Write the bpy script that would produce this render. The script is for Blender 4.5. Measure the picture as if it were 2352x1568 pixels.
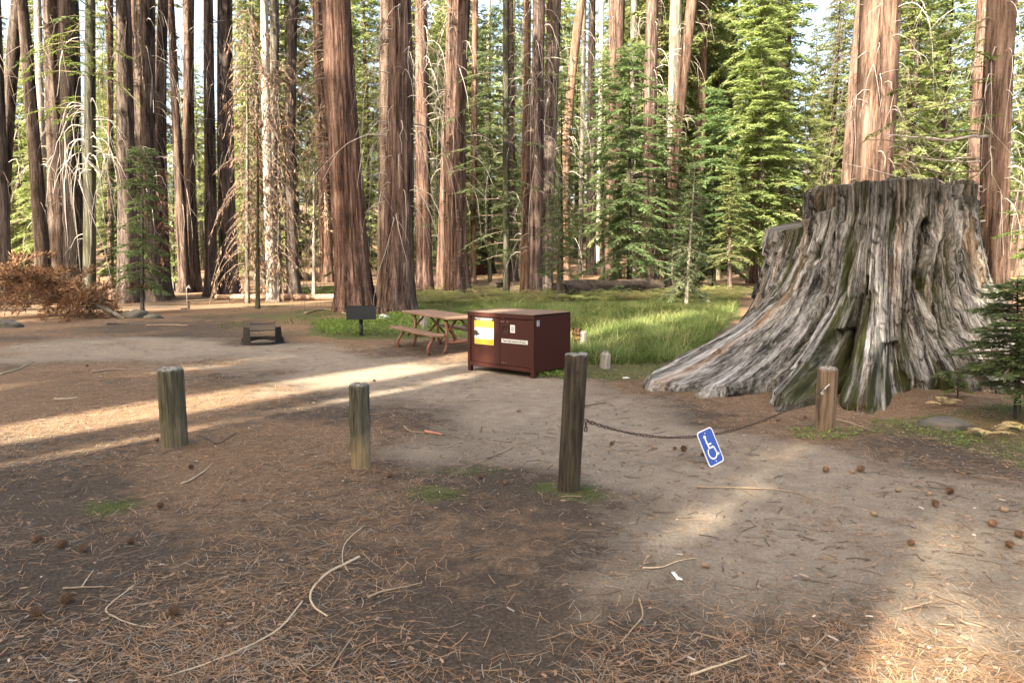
import bpy, math, random
import numpy as np
from mathutils import Vector, Matrix

for _o in list(bpy.data.objects):
    bpy.data.objects.remove(_o)
S = bpy.context.scene
C = S.collection

# ------------------------------------------------------------------ camera, sky, sun, exposure
CAM_H, PITCH, FOC = 1.55, 0.111, 1568.0        # FOC in units of a 2352 px wide picture
cam_d = bpy.data.cameras.new('camera')
cam_d.sensor_width = 36.0
cam_d.lens = 24.0
cam_d.clip_start = 0.05
cam_d.clip_end = 3000
cam = bpy.data.objects.new('camera', cam_d)
cam.location = (0, 0, CAM_H)
cam.rotation_euler = (math.pi / 2 - PITCH, 0, 0)
C.objects.link(cam)
S.camera = cam

SUN_EL = math.radians(38)
SUN_AZ = math.atan2(0.6, 0.8)                  # light travels away from the camera and to the right
world = bpy.data.worlds.new('World')
S.world = world
world.use_nodes = True
wt = world.node_tree
for n in list(wt.nodes):
    wt.nodes.remove(n)
sky = wt.nodes.new('ShaderNodeTexSky')
sky.sky_type = 'NISHITA'
sky.sun_disc = False
sky.sun_elevation = SUN_EL
sky.sun_rotation = SUN_AZ + math.pi
sky.air_density = 1.0
sky.dust_density = 8.0
sky.ozone_density = 1.0
bg = wt.nodes.new('ShaderNodeBackground')
bg.inputs['Strength'].default_value = 0.12
wo = wt.nodes.new('ShaderNodeOutputWorld')
wt.links.new(sky.outputs[0], bg.inputs[0])
wt.links.new(bg.outputs[0], wo.inputs[0])

sun_d = bpy.data.lights.new('sun', 'SUN')
sun_d.energy = 5.0
sun_d.angle = math.radians(0.5)
sun_d.color = (1.0, 0.93, 0.82)
sun = bpy.data.objects.new('sun', sun_d)
SUN_DIR = Vector((math.sin(SUN_AZ) * math.cos(SUN_EL), math.cos(SUN_AZ) * math.cos(SUN_EL), -math.sin(SUN_EL)))
sun.rotation_euler = SUN_DIR.to_track_quat('-Z', 'Y').to_euler()
sun.location = (-20, -25, 40)
C.objects.link(sun)

S.view_settings.view_transform = 'Standard'
S.view_settings.look = 'None'
S.view_settings.exposure = 2.85
S.view_settings.use_white_balance = True
S.view_settings.white_balance_temperature = 7250
S.view_settings.white_balance_tint = 10
S.view_settings.gamma = 1.0
S.view_settings.use_curve_mapping = False
S.render.engine = 'CYCLES'
S.cycles.max_bounces = 6
S.cycles.diffuse_bounces = 3
S.cycles.glossy_bounces = 2
S.cycles.transmission_bounces = 3
S.cycles.transparent_max_bounces = 4
S.cycles.sample_clamp_indirect = 6.0
S.cycles.use_denoising = True
S.cycles.use_adaptive_sampling = False
try:
    S.cycles.denoiser = 'OPENIMAGEDENOISE'
    S.cycles.denoising_input_passes = 'RGB_ALBEDO_NORMAL'
    S.cycles.denoising_prefilter = 'ACCURATE'
except Exception:
    pass

# ------------------------------------------------------------------ numpy noise
def _hash(ix, iy, iz):
    h = (ix * 374761393 + iy * 668265263 + iz * 2147483647 * 3 + 1274126177) & 0xFFFFFFFF
    h = ((h ^ (h >> 13)) * 1274126177) & 0xFFFFFFFF
    h = ((h ^ (h >> 16)) * 2246822519) & 0xFFFFFFFF
    h = h ^ (h >> 15)
    return (h & 0xFFFFFF) / float(0xFFFFFF)

def vnoise(x, y, z=0.0):
    """smooth value noise in [-1, 1] on arrays"""
    x, y, z = np.broadcast_arrays(np.asarray(x, float), np.asarray(y, float), np.asarray(z, float))
    xi, yi, zi = np.floor(x).astype(np.int64), np.floor(y).astype(np.int64), np.floor(z).astype(np.int64)
    fx, fy, fz = x - xi, y - yi, z - zi
    fx, fy, fz = (f * f * (3 - 2 * f) for f in (fx, fy, fz))
    r = 0
    for a in (0, 1):
        wx = fx if a else 1 - fx
        for b in (0, 1):
            wy = fy if b else 1 - fy
            for c in (0, 1):
                wz = fz if c else 1 - fz
                r = r + wx * wy * wz * _hash(xi + a, yi + b, zi + c)
    return r * 2 - 1

def fbm(x, y, z=0.0, o=4, g=0.5):
    r, a, t = 0, 1.0, 0
    for k in range(o):
        f = 2.03 ** k
        r = r + a * vnoise(np.asarray(x) * f + 17.3 * k, np.asarray(y) * f + 5.1 * k, np.asarray(z) * f + 9.7 * k)
        t += a
        a *= g
    return r / t

def sstep(a, b, x):
    t = np.clip((np.asarray(x, float) - a) / (b - a), 0, 1)
    return t * t * (3 - 2 * t)

# ------------------------------------------------------------------ terrain height and picture rays
def zt(x, y):
    x = np.asarray(x, float)
    y = np.asarray(y, float)
    t = np.maximum(0, y - 30)
    z = 0.012 * t + 0.00045 * t * t
    z = np.where(t > 170, 15.05 + 0.11 * (t - 170), z)
    z = z + 0.03 * vnoise(x * 0.35, y * 0.35) * sstep(3, 9, y)
    z = z + 0.12 * vnoise(x * 0.16 + 5, y * 0.16) * sstep(16, 26, y)
    # low rise under the trees on the left
    z = z + 0.16 * np.exp(-(((x + 9.5) / 4.5) ** 2 + ((y - 21) / 3.0) ** 2))
    return z

CP, SP = math.cos(PITCH), math.sin(PITCH)
def ray(px, py):
    u, v = (px - 1176.0) / FOC, (784.0 - py) / FOC
    return Vector((u, CP + v * SP, -SP + v * CP))

def G(px, py, z=None):
    """ground point seen at a picture position"""
    d = ray(px, py)
    if z is not None:
        k = (z - CAM_H) / d.z
        return Vector((d.x * k, d.y * k, z))
    k = 1.0
    st = 0.05
    while k < 400:
        p = d * k
        if p.z + CAM_H <= float(zt(p.x, p.y)):
            break
        k += st
        st = 0.004 * k + 0.02
    lo, hi = k - st, k
    for _ in range(25):
        m = (lo + hi) / 2
        p = d * m
        if p.z + CAM_H <= float(zt(p.x, p.y)):
            hi = m
        else:
            lo = m
    p = d * hi
    return Vector((p.x, p.y, float(zt(p.x, p.y))))

def P(px, py, Y):
    d = ray(px, py)
    k = Y / d.y
    return Vector((d.x * k, Y, CAM_H + d.z * k))

# ------------------------------------------------------------------ mesh building
class MB:
    """collects faces; build() links them as ONE mesh object"""
    def __init__(s):
        s.v, s.f, s.m = [], [], []
    def add(s, vs, fs, mi=0):
        o = len(s.v)
        s.v += [tuple(p) for p in vs]
        s.f += [tuple(i + o for i in f) for f in fs]
        s.m += [mi] * len(fs)
    def box(s, c, d, rz=0.0, mi=0, bev=0.0, M=None):
        hx, hy, hz = d[0] / 2, d[1] / 2, d[2] / 2
        if bev > 0:
            b = min(bev, hx * .9, hy * .9, hz * .9)
            pts = []
            for sx in (-1, 1):
                for sy in (-1, 1):
                    for sz in (-1, 1):
                        pts += [(sx * (hx - b), sy * (hy - b), sz * hz), (sx * (hx - b), sy * hy, sz * (hz - b)), (sx * hx, sy * (hy - b), sz * (hz - b))]
            def ix(sx, sy, sz, k):
                return (((sx > 0) * 2 + (sy > 0)) * 2 + (sz > 0)) * 3 + k
            fs = []
            for q in (-1, 1):
                fs.append([ix(-1, -1, q, 0), ix(1, -1, q, 0), ix(1, 1, q, 0), ix(-1, 1, q, 0)][::q])
                fs.append([ix(-1, q, -1, 1), ix(1, q, -1, 1), ix(1, q, 1, 1), ix(-1, q, 1, 1)][::-q])
                fs.append([ix(q, -1, -1, 2), ix(q, 1, -1, 2), ix(q, 1, 1, 2), ix(q, -1, 1, 2)][::q])
            for a in (-1, 1):
                for b2 in (-1, 1):
                    fs.append([ix(-1, a, b2, 0), ix(1, a, b2, 0), ix(1, a, b2, 1), ix(-1, a, b2, 1)])
                    fs.append([ix(a, -1, b2, 0), ix(a, 1, b2, 0), ix(a, 1, b2, 2), ix(a, -1, b2, 2)])
                    fs.append([ix(a, b2, -1, 1), ix(a, b2, 1, 1), ix(a, b2, 1, 2), ix(a, b2, -1, 2)])
                    for c2 in (-1, 1):
                        fs.append([ix(a, b2, c2, 0), ix(a, b2, c2, 1), ix(a, b2, c2, 2)])
        else:
            pts = [(x * hx, y * hy, z * hz) for x in (-1, 1) for y in (-1, 1) for z in (-1, 1)]
            fs = [(0, 1, 3, 2), (4, 6, 7, 5), (0, 4, 5, 1), (2, 3, 7, 6), (0, 2, 6, 4), (1, 5, 7, 3)]
        cr, sr = math.cos(rz), math.sin(rz)
        if M is None:
            pts = [(c[0] + x * cr - y * sr, c[1] + x * sr + y * cr, c[2] + z) for x, y, z in pts]
        else:
            pts = [tuple(M @ Vector((x, y, z)) + Vector(c)) for x, y, z in pts]
        s.add(pts, fs, mi)
    def tube(s, path, rad, n=8, mi=0, cap=True, closed=False):
        path = [Vector(p) for p in path]
        L = len(path)
        if not hasattr(rad, '__len__'):
            rad = [rad] * L
        vs, fs = [], []
        up = None
        for i, p in enumerate(path):
            if closed:
                t = path[(i + 1) % L] - path[i - 1]
            else:
                t = path[min(i + 1, L - 1)] - path[max(i - 1, 0)]
            if t.length < 1e-9:
                t = Vector((0, 0, 1))
            t.normalize()
            if up is None:
                a = Vector((0, 0, 1)) if abs(t.z) < 0.9 else Vector((1, 0, 0))
                up = (a - t * a.dot(t)).normalized()
            else:
                up = up - t * up.dot(t)
                up = up.normalized() if up.length > 1e-6 else t.orthogonal().normalized()
            w = t.cross(up)
            for k in range(n):
                q = 2 * math.pi * k / n
                vs.append(p + (up * math.cos(q) + w * math.sin(q)) * rad[i])
        for i in range(L if closed else L - 1):
            j = (i + 1) % L
            for k in range(n):
                k2 = (k + 1) % n
                fs.append((i * n + k, i * n + k2, j * n + k2, j * n + k))
        if cap and not closed:
            fs.append(tuple(range(n))[::-1])
            fs.append(tuple((L - 1) * n + k for k in range(n)))
        s.add(vs, fs, mi)
    def lathe(s, prof, n=24, c=(0, 0, 0), mi=0):
        vs, fs = [], []
        for r, z in prof:
            for k in range(n):
                q = 2 * math.pi * k / n
                vs.append((c[0] + r * math.cos(q), c[1] + r * math.sin(q), c[2] + z))
        for i in range(len(prof) - 1):
            for k in range(n):
                k2 = (k + 1) % n
                fs.append((i * n + k, i * n + k2, (i + 1) * n + k2, (i + 1) * n + k))
        fs.append(tuple(range(n))[::-1])
        fs.append(tuple((len(prof) - 1) * n + k for k in range(n)))
        s.add(vs, fs, mi)
    def prism(s, poly, h, M, mi=0):
        """polygon in the local xy plane extruded along local z by h, placed by matrix M"""
        n = len(poly)
        vs = [M @ Vector((x, y, 0)) for x, y in poly] + [M @ Vector((x, y, h)) for x, y in poly]
        fs = [tuple(range(n))[::-1], tuple(range(n, 2 * n))]
        fs += [(k, (k + 1) % n, n + (k + 1) % n, n + k) for k in range(n)]
        s.add(vs, fs, mi)
    def mesh(s, name, mats, smooth=False):
        me = bpy.data.meshes.new(name)
        me.from_pydata(s.v, [], s.f)
        for m in (mats if isinstance(mats, (list, tuple)) else [mats]):
            me.materials.append(m)
        if any(s.m):
            me.polygons.foreach_set('material_index', s.m)
        if smooth:
            me.polygons.foreach_set('use_smooth', [True] * len(s.f))
        me.update()
        return me
    def build(s, name, mats, parent=None, smooth=False, loc=None, rz=None):
        return link(name, s.mesh(name, mats, smooth), parent, loc, rz)

def link(name, me, parent=None, loc=None, rz=None):
    o = bpy.data.objects.new(name, me)
    C.objects.link(o)
    if parent is not None:
        o.parent = parent
    if loc is not None:
        o.location = loc
    if rz is not None:
        o.rotation_euler = (0, 0, rz)
    return o

def np_mesh(name, V, F, mats, smooth=False):
    V = np.ascontiguousarray(V, dtype=np.float32)
    F = np.ascontiguousarray(F, dtype=np.int32)
    me = bpy.data.meshes.new(name)
    me.vertices.add(len(V))
    me.vertices.foreach_set('co', V.ravel())
    me.loops.add(F.size)
    me.loops.foreach_set('vertex_index', F.ravel())
    me.polygons.add(len(F))
    me.polygons.foreach_set('loop_start', np.arange(0, F.size, F.shape[1], dtype=np.int32))
    for m in (mats if isinstance(mats, (list, tuple)) else [mats]):
        me.materials.append(m)
    me.polygons.foreach_set('use_smooth', np.full(len(F), smooth, dtype=bool))
    me.update(calc_edges=True)
    return me

def tag(o, label=None, cat=None, group=None, kind=None):
    if label:
        o['label'] = label
    if cat:
        o['category'] = cat
    if group:
        o['group'] = group
    if kind:
        o['kind'] = kind
    return o

def thing(name, label, cat, loc=(0, 0, 0), rz=0.0, group=None):
    o = bpy.data.objects.new(name, None)
    o.empty_display_size = 0.2
    C.objects.link(o)
    o.location = loc
    o.rotation_euler = (0, 0, rz)
    return tag(o, label, cat, group)

def copy_tree(o, parent=None):
    c = o.copy()
    C.objects.link(c)
    c.parent = parent
    for ch in list(o.children):
        copy_tree(ch, c)
    return c

# ------------------------------------------------------------------ materials
class NT:
    def __init__(s, name):
        s.m = bpy.data.materials.new(name)
        s.m.use_nodes = True
        s.t = s.m.node_tree
        for n in list(s.t.nodes):
            s.t.nodes.remove(n)
        s.out = s.t.nodes.new('ShaderNodeOutputMaterial')
        s.b = s.t.nodes.new('ShaderNodeBsdfPrincipled')
        s.b.inputs['Roughness'].default_value = 0.85
        s.b.inputs['Specular IOR Level'].default_value = 0.25
        s.l(s.b.outputs[0], s.out.inputs[0])
    def l(s, a, b):
        s.t.links.new(a, b)
    def put(s, inp, v):
        if isinstance(v, bpy.types.NodeSocket):
            s.l(v, inp)
        elif v is not None:
            if inp.type == 'RGBA' and len(v) == 3:
                v = (*v, 1)
            inp.default_value = v
    def coord(s, kind='Object', scale=(1, 1, 1), loc=(0, 0, 0)):
        tc = s.t.nodes.new('ShaderNodeTexCoord')
        return s.mapv(tc.outputs[kind], scale, loc)
    def attr(s, name, out='Fac'):
        a = s.t.nodes.new('ShaderNodeAttribute')
        a.attribute_name = name
        return a.outputs[out]
    def mapv(s, v, scale=(1, 1, 1), loc=(0, 0, 0)):
        mp = s.t.nodes.new('ShaderNodeMapping')
        mp.inputs['Scale'].default_value = scale
        mp.inputs['Location'].default_value = loc
        s.l(v, mp.inputs[0])
        return mp.outputs[0]
    def noise(s, v, scale=5, detail=4, rough=0.55, dist=0.0):
        n = s.t.nodes.new('ShaderNodeTexNoise')
        s.l(v, n.inputs['Vector'])
        n.inputs['Scale'].default_value = scale
        n.inputs['Detail'].default_value = detail
        n.inputs['Roughness'].default_value = rough
        n.inputs['Distortion'].default_value = dist
        return n.outputs['Fac']
    def vor(s, v, scale=5, feat='F1'):
        n = s.t.nodes.new('ShaderNodeTexVoronoi')
        n.feature = feat
        s.l(v, n.inputs['Vector'])
        n.inputs['Scale'].default_value = scale
        return n.outputs['Distance']
    def ramp(s, f, stops, interp='LINEAR'):
        r = s.t.nodes.new('ShaderNodeValToRGB')
        r.color_ramp.interpolation = interp
        e = r.color_ramp.elements
        while len(e) < len(stops):
            e.new(0.5)
        for i, (p, c) in enumerate(stops):
            e[i].position = p
            if not hasattr(c, '__len__'):
                c = (c, c, c)
            e[i].color = (*c, 1)
        s.put(r.inputs[0], f)
        return r.outputs[0]
    def mix(s, f, a, b, mode='MIX'):
        m = s.t.nodes.new('ShaderNodeMix')
        m.data_type = 'RGBA'
        m.blend_type = mode
        s.put(m.inputs[0], f)
        s.put(m.inputs[6], a)
        s.put(m.inputs[7], b)
        return m.outputs[2]
    def math(s, op, a, b=0.0, clamp=False):
        m = s.t.nodes.new('ShaderNodeMath')
        m.operation = op
        m.use_clamp = clamp
        s.put(m.inputs[0], a)
        s.put(m.inputs[1], b)
        return m.outputs[0]
    def bump(s, h, strength=0.5, dist=0.02):
        b = s.t.nodes.new('ShaderNodeBump')
        b.inputs['Strength'].default_value = strength
        b.inputs['Distance'].default_value = dist
        s.l(h, b.inputs['Height'])
        s.l(b.outputs[0], s.b.inputs['Normal'])
    def island(s):
        g = s.t.nodes.new('ShaderNodeNewGeometry')
        return g.outputs['Random Per Island']
    def objrand(s):
        g = s.t.nodes.new('ShaderNodeObjectInfo')
        return g.outputs['Random']
    def hsv(s, c, h=0.5, sat=1.0, v=1.0):
        n = s.t.nodes.new('ShaderNodeHueSaturation')
        s.put(n.inputs['Color'], c)
        s.put(n.inputs['Hue'], h)
        s.put(n.inputs['Saturation'], sat)
        s.put(n.inputs['Value'], v)
        return n.outputs[0]
    def done(s, col, rough=None, spec=None, metal=None):
        s.put(s.b.inputs['Base Color'], col)
        if rough is not None:
            s.put(s.b.inputs['Roughness'], rough)
        if spec is not None:
            s.b.inputs['Specular IOR Level'].default_value = spec
        if metal is not None:
            s.b.inputs['Metallic'].default_value = metal
        return s.m

def mat_bark(name, dark, mid, light, green=0.0, sc=9.0, strength=0.9):
    n = NT(name)
    v = n.coord('Object', (1, 1, 0.09))
    f1 = n.noise(v, sc, 5, 0.62, 0.6)
    f2 = n.noise(v, sc * 2.9, 3, 0.6)
    f0 = n.noise(n.coord('Object', (1, 1, 0.05)), sc * 0.42, 3, 0.5, 0.4)
    f = n.math('ADD', n.math('ADD', n.math('MULTIPLY', f1, 0.45), n.math('MULTIPLY', f2, 0.27)), n.math('MULTIPLY', f0, 0.28))
    f9 = n.noise(n.coord('Object', (1, 1, 0.16)), sc * 7.5, 2, 0.6)
    f = n.math('ADD', n.math('MULTIPLY', f, 0.84), n.math('MULTIPLY', f9, 0.16))
    c = n.ramp(f, [(0.42, dark), (0.50, mid), (0.61, light)])
    big = n.noise(n.coord('Object', (1, 1, 0.25)), 1.3, 3)
    c = n.mix(n.ramp(big, [(0.4, 0), (0.65, 0.45)]), c, n.hsv(c, 0.5, 0.75, 1.35))
    c = n.hsv(c, 0.5, n.math('ADD', 0.64, n.math('MULTIPLY', n.objrand(), 0.3)), n.math('ADD', 0.58, n.math('MULTIPLY', n.objrand(), 0.36)))
    if green:
        c = n.mix(n.ramp(n.noise(n.coord('Object', (1, 1, 0.5)), 2.2, 5), [(0.45, 0), (0.65, green)]), c, (0.045, 0.055, 0.02))
    n.bump(f, strength, 0.06)
    return n.done(c, 0.95, 0.1)

M = {}
M['bark_red'] = mat_bark('bark_red', (0.010, 0.006, 0.0045), (0.072, 0.038, 0.026), (0.205, 0.118, 0.082))
M['bark_brown'] = mat_bark('bark_brown', (0.013, 0.009, 0.007), (0.065, 0.044, 0.034), (0.17, 0.122, 0.095))
M['bark_grey'] = mat_bark('bark_grey', (0.03, 0.025, 0.02), (0.12, 0.10, 0.08), (0.27, 0.23, 0.19), 0.3)
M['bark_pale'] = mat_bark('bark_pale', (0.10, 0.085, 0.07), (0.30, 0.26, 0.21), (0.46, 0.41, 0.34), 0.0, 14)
M['bark_moss'] = mat_bark('bark_moss', (0.012, 0.012, 0.008), (0.05, 0.047, 0.032), (0.12, 0.11, 0.08), 0.6)
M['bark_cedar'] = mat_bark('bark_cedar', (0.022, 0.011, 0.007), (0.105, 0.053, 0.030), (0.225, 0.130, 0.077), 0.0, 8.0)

def mat_leaf(name, a, b, tr=0.35, yellow=None):
    n = NT(name)
    r = n.island()
    c = n.mix(r, a, b)
    if yellow:
        c = n.mix(n.ramp(n.noise(n.coord('Object'), 0.9, 3), [(0.5, 0), (0.7, 0.8)]), c, yellow)
    c = n.hsv(c, n.math('ADD', 0.485, n.math('MULTIPLY', n.objrand(), 0.03)), 1.0, n.math('ADD', 0.8, n.math('MULTIPLY', n.objrand(), 0.4)))
    n.put(n.b.inputs['Base Color'], c)
    n.b.inputs['Roughness'].default_value = 0.7
    n.b.inputs['Specular IOR Level'].default_value = 0.2
    t = n.t.nodes.new('ShaderNodeBsdfTranslucent')
    n.put(t.inputs[0], n.hsv(c, 0.49, 1.1, 1.5))
    mx = n.t.nodes.new('ShaderNodeMixShader')
    mx.inputs[0].default_value = tr
    n.l(n.b.outputs[0], mx.inputs[1])
    n.l(t.outputs[0], mx.inputs[2])
    n.l(mx.outputs[0], n.out.inputs[0])
    return n.m

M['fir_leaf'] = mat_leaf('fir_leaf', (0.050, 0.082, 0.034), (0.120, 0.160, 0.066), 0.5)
M['far_leaf'] = mat_leaf('far_leaf', (0.088, 0.120, 0.044), (0.185, 0.210, 0.085), 0.5)  # raised leaf colour puts some sunlit glow into the background crowns
M['crown_leaf'] = mat_leaf('crown_leaf', (0.035, 0.06, 0.025), (0.08, 0.11, 0.04), 0.3)
M['cedar_leaf'] = mat_leaf('cedar_leaf', (0.05, 0.085, 0.02), (0.12, 0.16, 0.04), 0.4)
M['pale_leaf'] = mat_leaf('pale_leaf', (0.08, 0.11, 0.055), (0.15, 0.19, 0.10), 0.35)
M['dead_leaf'] = mat_leaf('dead_leaf', (0.060, 0.030, 0.017), (0.155, 0.082, 0.047), 0.25)
M['dry_leaf'] = mat_leaf('dry_leaf', (0.12, 0.080, 0.052), (0.24, 0.17, 0.115), 0.25)
M['grass'] = mat_leaf('grass', (0.050, 0.085, 0.022), (0.115, 0.150, 0.048), 0.4)
M['grass_dry'] = mat_leaf('grass_dry', (0.12, 0.135, 0.048), (0.24, 0.23, 0.10), 0.35)
M['cover'] = mat_leaf('cover', (0.07, 0.13, 0.025), (0.17, 0.22, 0.06), 0.35)
M['fern'] = mat_leaf('fern', (0.10, 0.15, 0.045), (0.25, 0.26, 0.10), 0.4, (0.30, 0.21, 0.11))
M['fern_pale'] = mat_leaf('fern_pale', (0.40, 0.33, 0.16), (0.52, 0.42, 0.20), 0.3)

def mat_simple(name, col, rough=0.8, var=0.25, sc=20, spec=0.25, bump=0.3, metal=0.0, col2=None, bd=0.004):
    n = NT(name)
    f = n.noise(n.coord('Object'), sc, 5, 0.65)
    if col2 is None:
        c = n.hsv(col, 0.5, 1.0, n.math('ADD', 1 - var, n.math('MULTIPLY', f, 2 * var)))
    else:
        c = n.mix(n.ramp(f, [(0.45, 0), (0.62, 1)]), col, col2)
    if bump:
        n.bump(f, bump, bd)
    return n.done(c, rough, spec, metal)

M['deadwood'] = mat_simple('deadwood', (0.28, 0.25, 0.22), 0.9, 0.4, 6)
M['deadwood_dark'] = mat_simple('deadwood_dark', (0.10, 0.075, 0.058), 0.9, 0.4, 6)
M['deadwood_white'] = mat_simple('deadwood_white', (0.38, 0.35, 0.32), 0.9, 0.3, 6)
M['stick'] = mat_simple('stick', (0.24, 0.18, 0.125), 0.9, 0.45, 40)
M['stick_pale'] = mat_simple('stick_pale', (0.36, 0.29, 0.20), 0.9, 0.4, 40)
M['stick_dark'] = mat_simple('stick_dark', (0.09, 0.07, 0.055), 0.9, 0.4, 40)
M['bark_chip'] = mat_simple('bark_chip', (0.30, 0.14, 0.09), 0.9, 0.4, 40)
M['chip_white'] = mat_simple('chip_white', (0.62, 0.58, 0.52), 0.9, 0.15, 40)
M['cone'] = mat_simple('cone', (0.10, 0.06, 0.038), 0.85, 0.5, 60)
M['cone_light'] = mat_simple('cone_light', (0.12, 0.07, 0.042), 0.85, 0.45, 60)
M['cork'] = mat_simple('cork', (0.17, 0.12, 0.078), 0.9, 0.3, 50)
M['rock'] = mat_simple('rock', (0.085, 0.076, 0.066), 0.95, 0.35, 8, bump=0.6, col2=(0.06, 0.06, 0.045), bd=0.02)
M['rock_pale'] = mat_simple('rock_pale', (0.42, 0.42, 0.42), 0.95, 0.3, 9, bump=0.6, bd=0.02)
# ------------------------------------------------------------------ the ground
def poly_mask(poly, x, y):
    """inside test on arrays (even-odd)"""
    ins = np.zeros(np.shape(x), bool)
    n = len(poly)
    for i in range(n):
        x1, y1 = poly[i][0], poly[i][1]
        x2, y2 = poly[(i + 1) % n][0], poly[(i + 1) % n][1]
        if y1 == y2:
            continue
        c = ((y1 > y) != (y2 > y)) & (x < (x2 - x1) * (y - y1) / (y2 - y1) + x1)
        ins ^= c
    return ins

def seg_dist(pts, x, y):
    d = np.full(np.shape(x), 1e9)
    for a, b in zip(pts[:-1], pts[1:]):
        ax, ay, bx, by = a[0], a[1], b[0], b[1]
        L2 = (bx - ax) ** 2 + (by - ay) ** 2
        t = np.clip(((x - ax) * (bx - ax) + (y - ay) * (by - ay)) / L2, 0, 1)
        d = np.minimum(d, np.hypot(x - ax - t * (bx - ax), y - ay - t * (by - ay)))
    return d

def W(pts):
    return [G(a, b)[:2] for a, b in pts]

PATH = W([(150, 800), (420, 800), (600, 812), (820, 838), (1010, 885), (1250, 960), (1560, 1060), (1900, 1150), (2352, 1330), (2800, 1520)])
MEADOW = W([(1285, 862), (1420, 872), (1540, 862), (1620, 800), (1700, 720), (1700, 676), (1500, 676), (1300, 678), (1100, 676), (955, 690), (860, 738), (800, 736), (700, 742), (760, 775), (830, 778), (905, 778), (1060, 778), (1240, 830)])
TALL = W([(1310, 835), (1440, 838), (1560, 832), (1625, 790), (1685, 722), (1690, 705), (1480, 704), (1310, 712), (1100, 706), (1040, 724), (1240, 745), (1290, 790)])
FERNS = W([(950, 712), (1050, 704), (1200, 705), (1400, 702), (1600, 700), (1710, 694), (1712, 676), (1500, 675), (1250, 677), (1080, 676), (950, 684)])
CORNER = W([(1985, 965), (2120, 955), (2300, 930), (2420, 960), (2420, 1120), (2280, 1062), (2120, 1020), (1990, 1000)])
POSTMOSS = [G(1340, 1135), G(1000, 1130), G(1290, 1118), G(260, 1165)]

def path_f(x, y):
    d = seg_dist(PATH, x, y)
    n = fbm(x * 0.9, y * 0.9, 3.0, 4)
    return 1 - sstep(0.2, 2.3, d + n * 1.6)
def grass_f(x, y):
    n = fbm(x * 1.1, y * 1.1, 7.0, 3) * 0.5
    m = np.where(poly_mask(MEADOW, x + n, y + n), 1.0, 0.0)
    m = np.maximum(m, np.where(poly_mask(CORNER, x + n * .4, y + n * .4), 0.65, 0.0))
    far = np.where((y > 15) & (y < 24) & (x < -2) & (x > -10), sstep(0.05, 0.4, fbm(x * 0.5, y * 0.5, 2.2, 3)), 0)
    return np.maximum(m, far * 0.7)
def duff_f(x, y):
    n = fbm(x * 0.55 + 3, y * 0.55, 1.0, 4)
    return np.clip(0.30 + 0.40 * sstep(3.2, 6.5, y) + n * 0.9 - 0.45 * path_f(x, y), 0, 1)

def axis(fine0, fine1, st, lo, hi, g):
    a = list(np.arange(fine0, fine1, st))
    s, v = st, fine1
    while v < hi:
        a.append(v)
        s *= g
        v += s
    a.append(hi)
    s, v, b = st, fine0, []
    while v > lo:
        s *= g
        v -= s
        b.append(max(v, lo))
    return np.array(b[::-1] + a)

def mat_ground():
    n = NT('forest_floor')
    v = n.coord('Object')
    f_f = n.noise(v, 55, 6, 0.7)
    f_x = n.noise(v, 130, 3, 0.7)
    grit = n.ramp(n.vor(v, 75), [(0.10, 0.45), (0.22, 1.0)])
    f_m = n.noise(v, 6, 5, 0.6)
    f_l = n.noise(v, 0.9, 4, 0.55)
    soil = n.ramp(f_f, [(0.3, (0.020, 0.015, 0.011)), (0.55, (0.060, 0.046, 0.034)), (0.75, (0.12, 0.094, 0.070))])
    duff = n.ramp(n.noise(n.mapv(v, (1, 1, 1)), 38, 6, 0.75, 1.5), [(0.32, (0.036, 0.026, 0.018)), (0.5, (0.120, 0.079, 0.050)), (0.68, (0.24, 0.158, 0.096))])
    path = n.ramp(f_f, [(0.3, (0.125, 0.102, 0.076)), (0.5, (0.215, 0.180, 0.138)), (0.72, (0.30, 0.258, 0.203))])
    path = n.mix(n.ramp(f_m, [(0.35, 0), (0.62, 0.6)]), path, (0.12, 0.099, 0.079))
    c = n.mix(n.ramp(n.math('ADD', n.attr('duff'), n.math('MULTIPLY', n.math('SUBTRACT', f_m, 0.5), 1.2)), [(0.35, 0), (0.75, 1)]), soil, duff)
    pm = n.ramp(n.math('ADD', n.attr('path'), n.math('MULTIPLY', n.math('SUBTRACT', f_m, 0.5), 1.1)), [(0.15, 0), (0.8, 0.92)])
    c = n.mix(pm, c, path)
    gcol = n.ramp(f_f, [(0.35, (0.03, 0.035, 0.014)), (0.6, (0.07, 0.085, 0.028)), (0.75, (0.12, 0.11, 0.05))])
    c = n.mix(n.ramp(n.math('ADD', n.attr('green'), n.math('MULTIPLY', n.math('SUBTRACT', f_m, 0.5), 0.8)), [(0.4, 0), (0.8, 0.9)]), c, gcol)
    c = n.mix(0.55, c, n.mix(1.0, c, grit, 'MULTIPLY'))
    c = n.hsv(c, 0.5, 1.0, n.math('ADD', 0.45, n.math('MULTIPLY', f_x, 1.15)))
    c = n.hsv(c, 0.5, 1.05, n.math('ADD', 0.66, n.math('MULTIPLY', f_l, 0.58)))
    h = n.math('ADD', n.math('MULTIPLY', f_f, 0.5), f_m)
    n.bump(h, 0.8, 0.025)
    return n.done(c, 0.95, 0.15)
M['ground'] = mat_ground()

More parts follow.
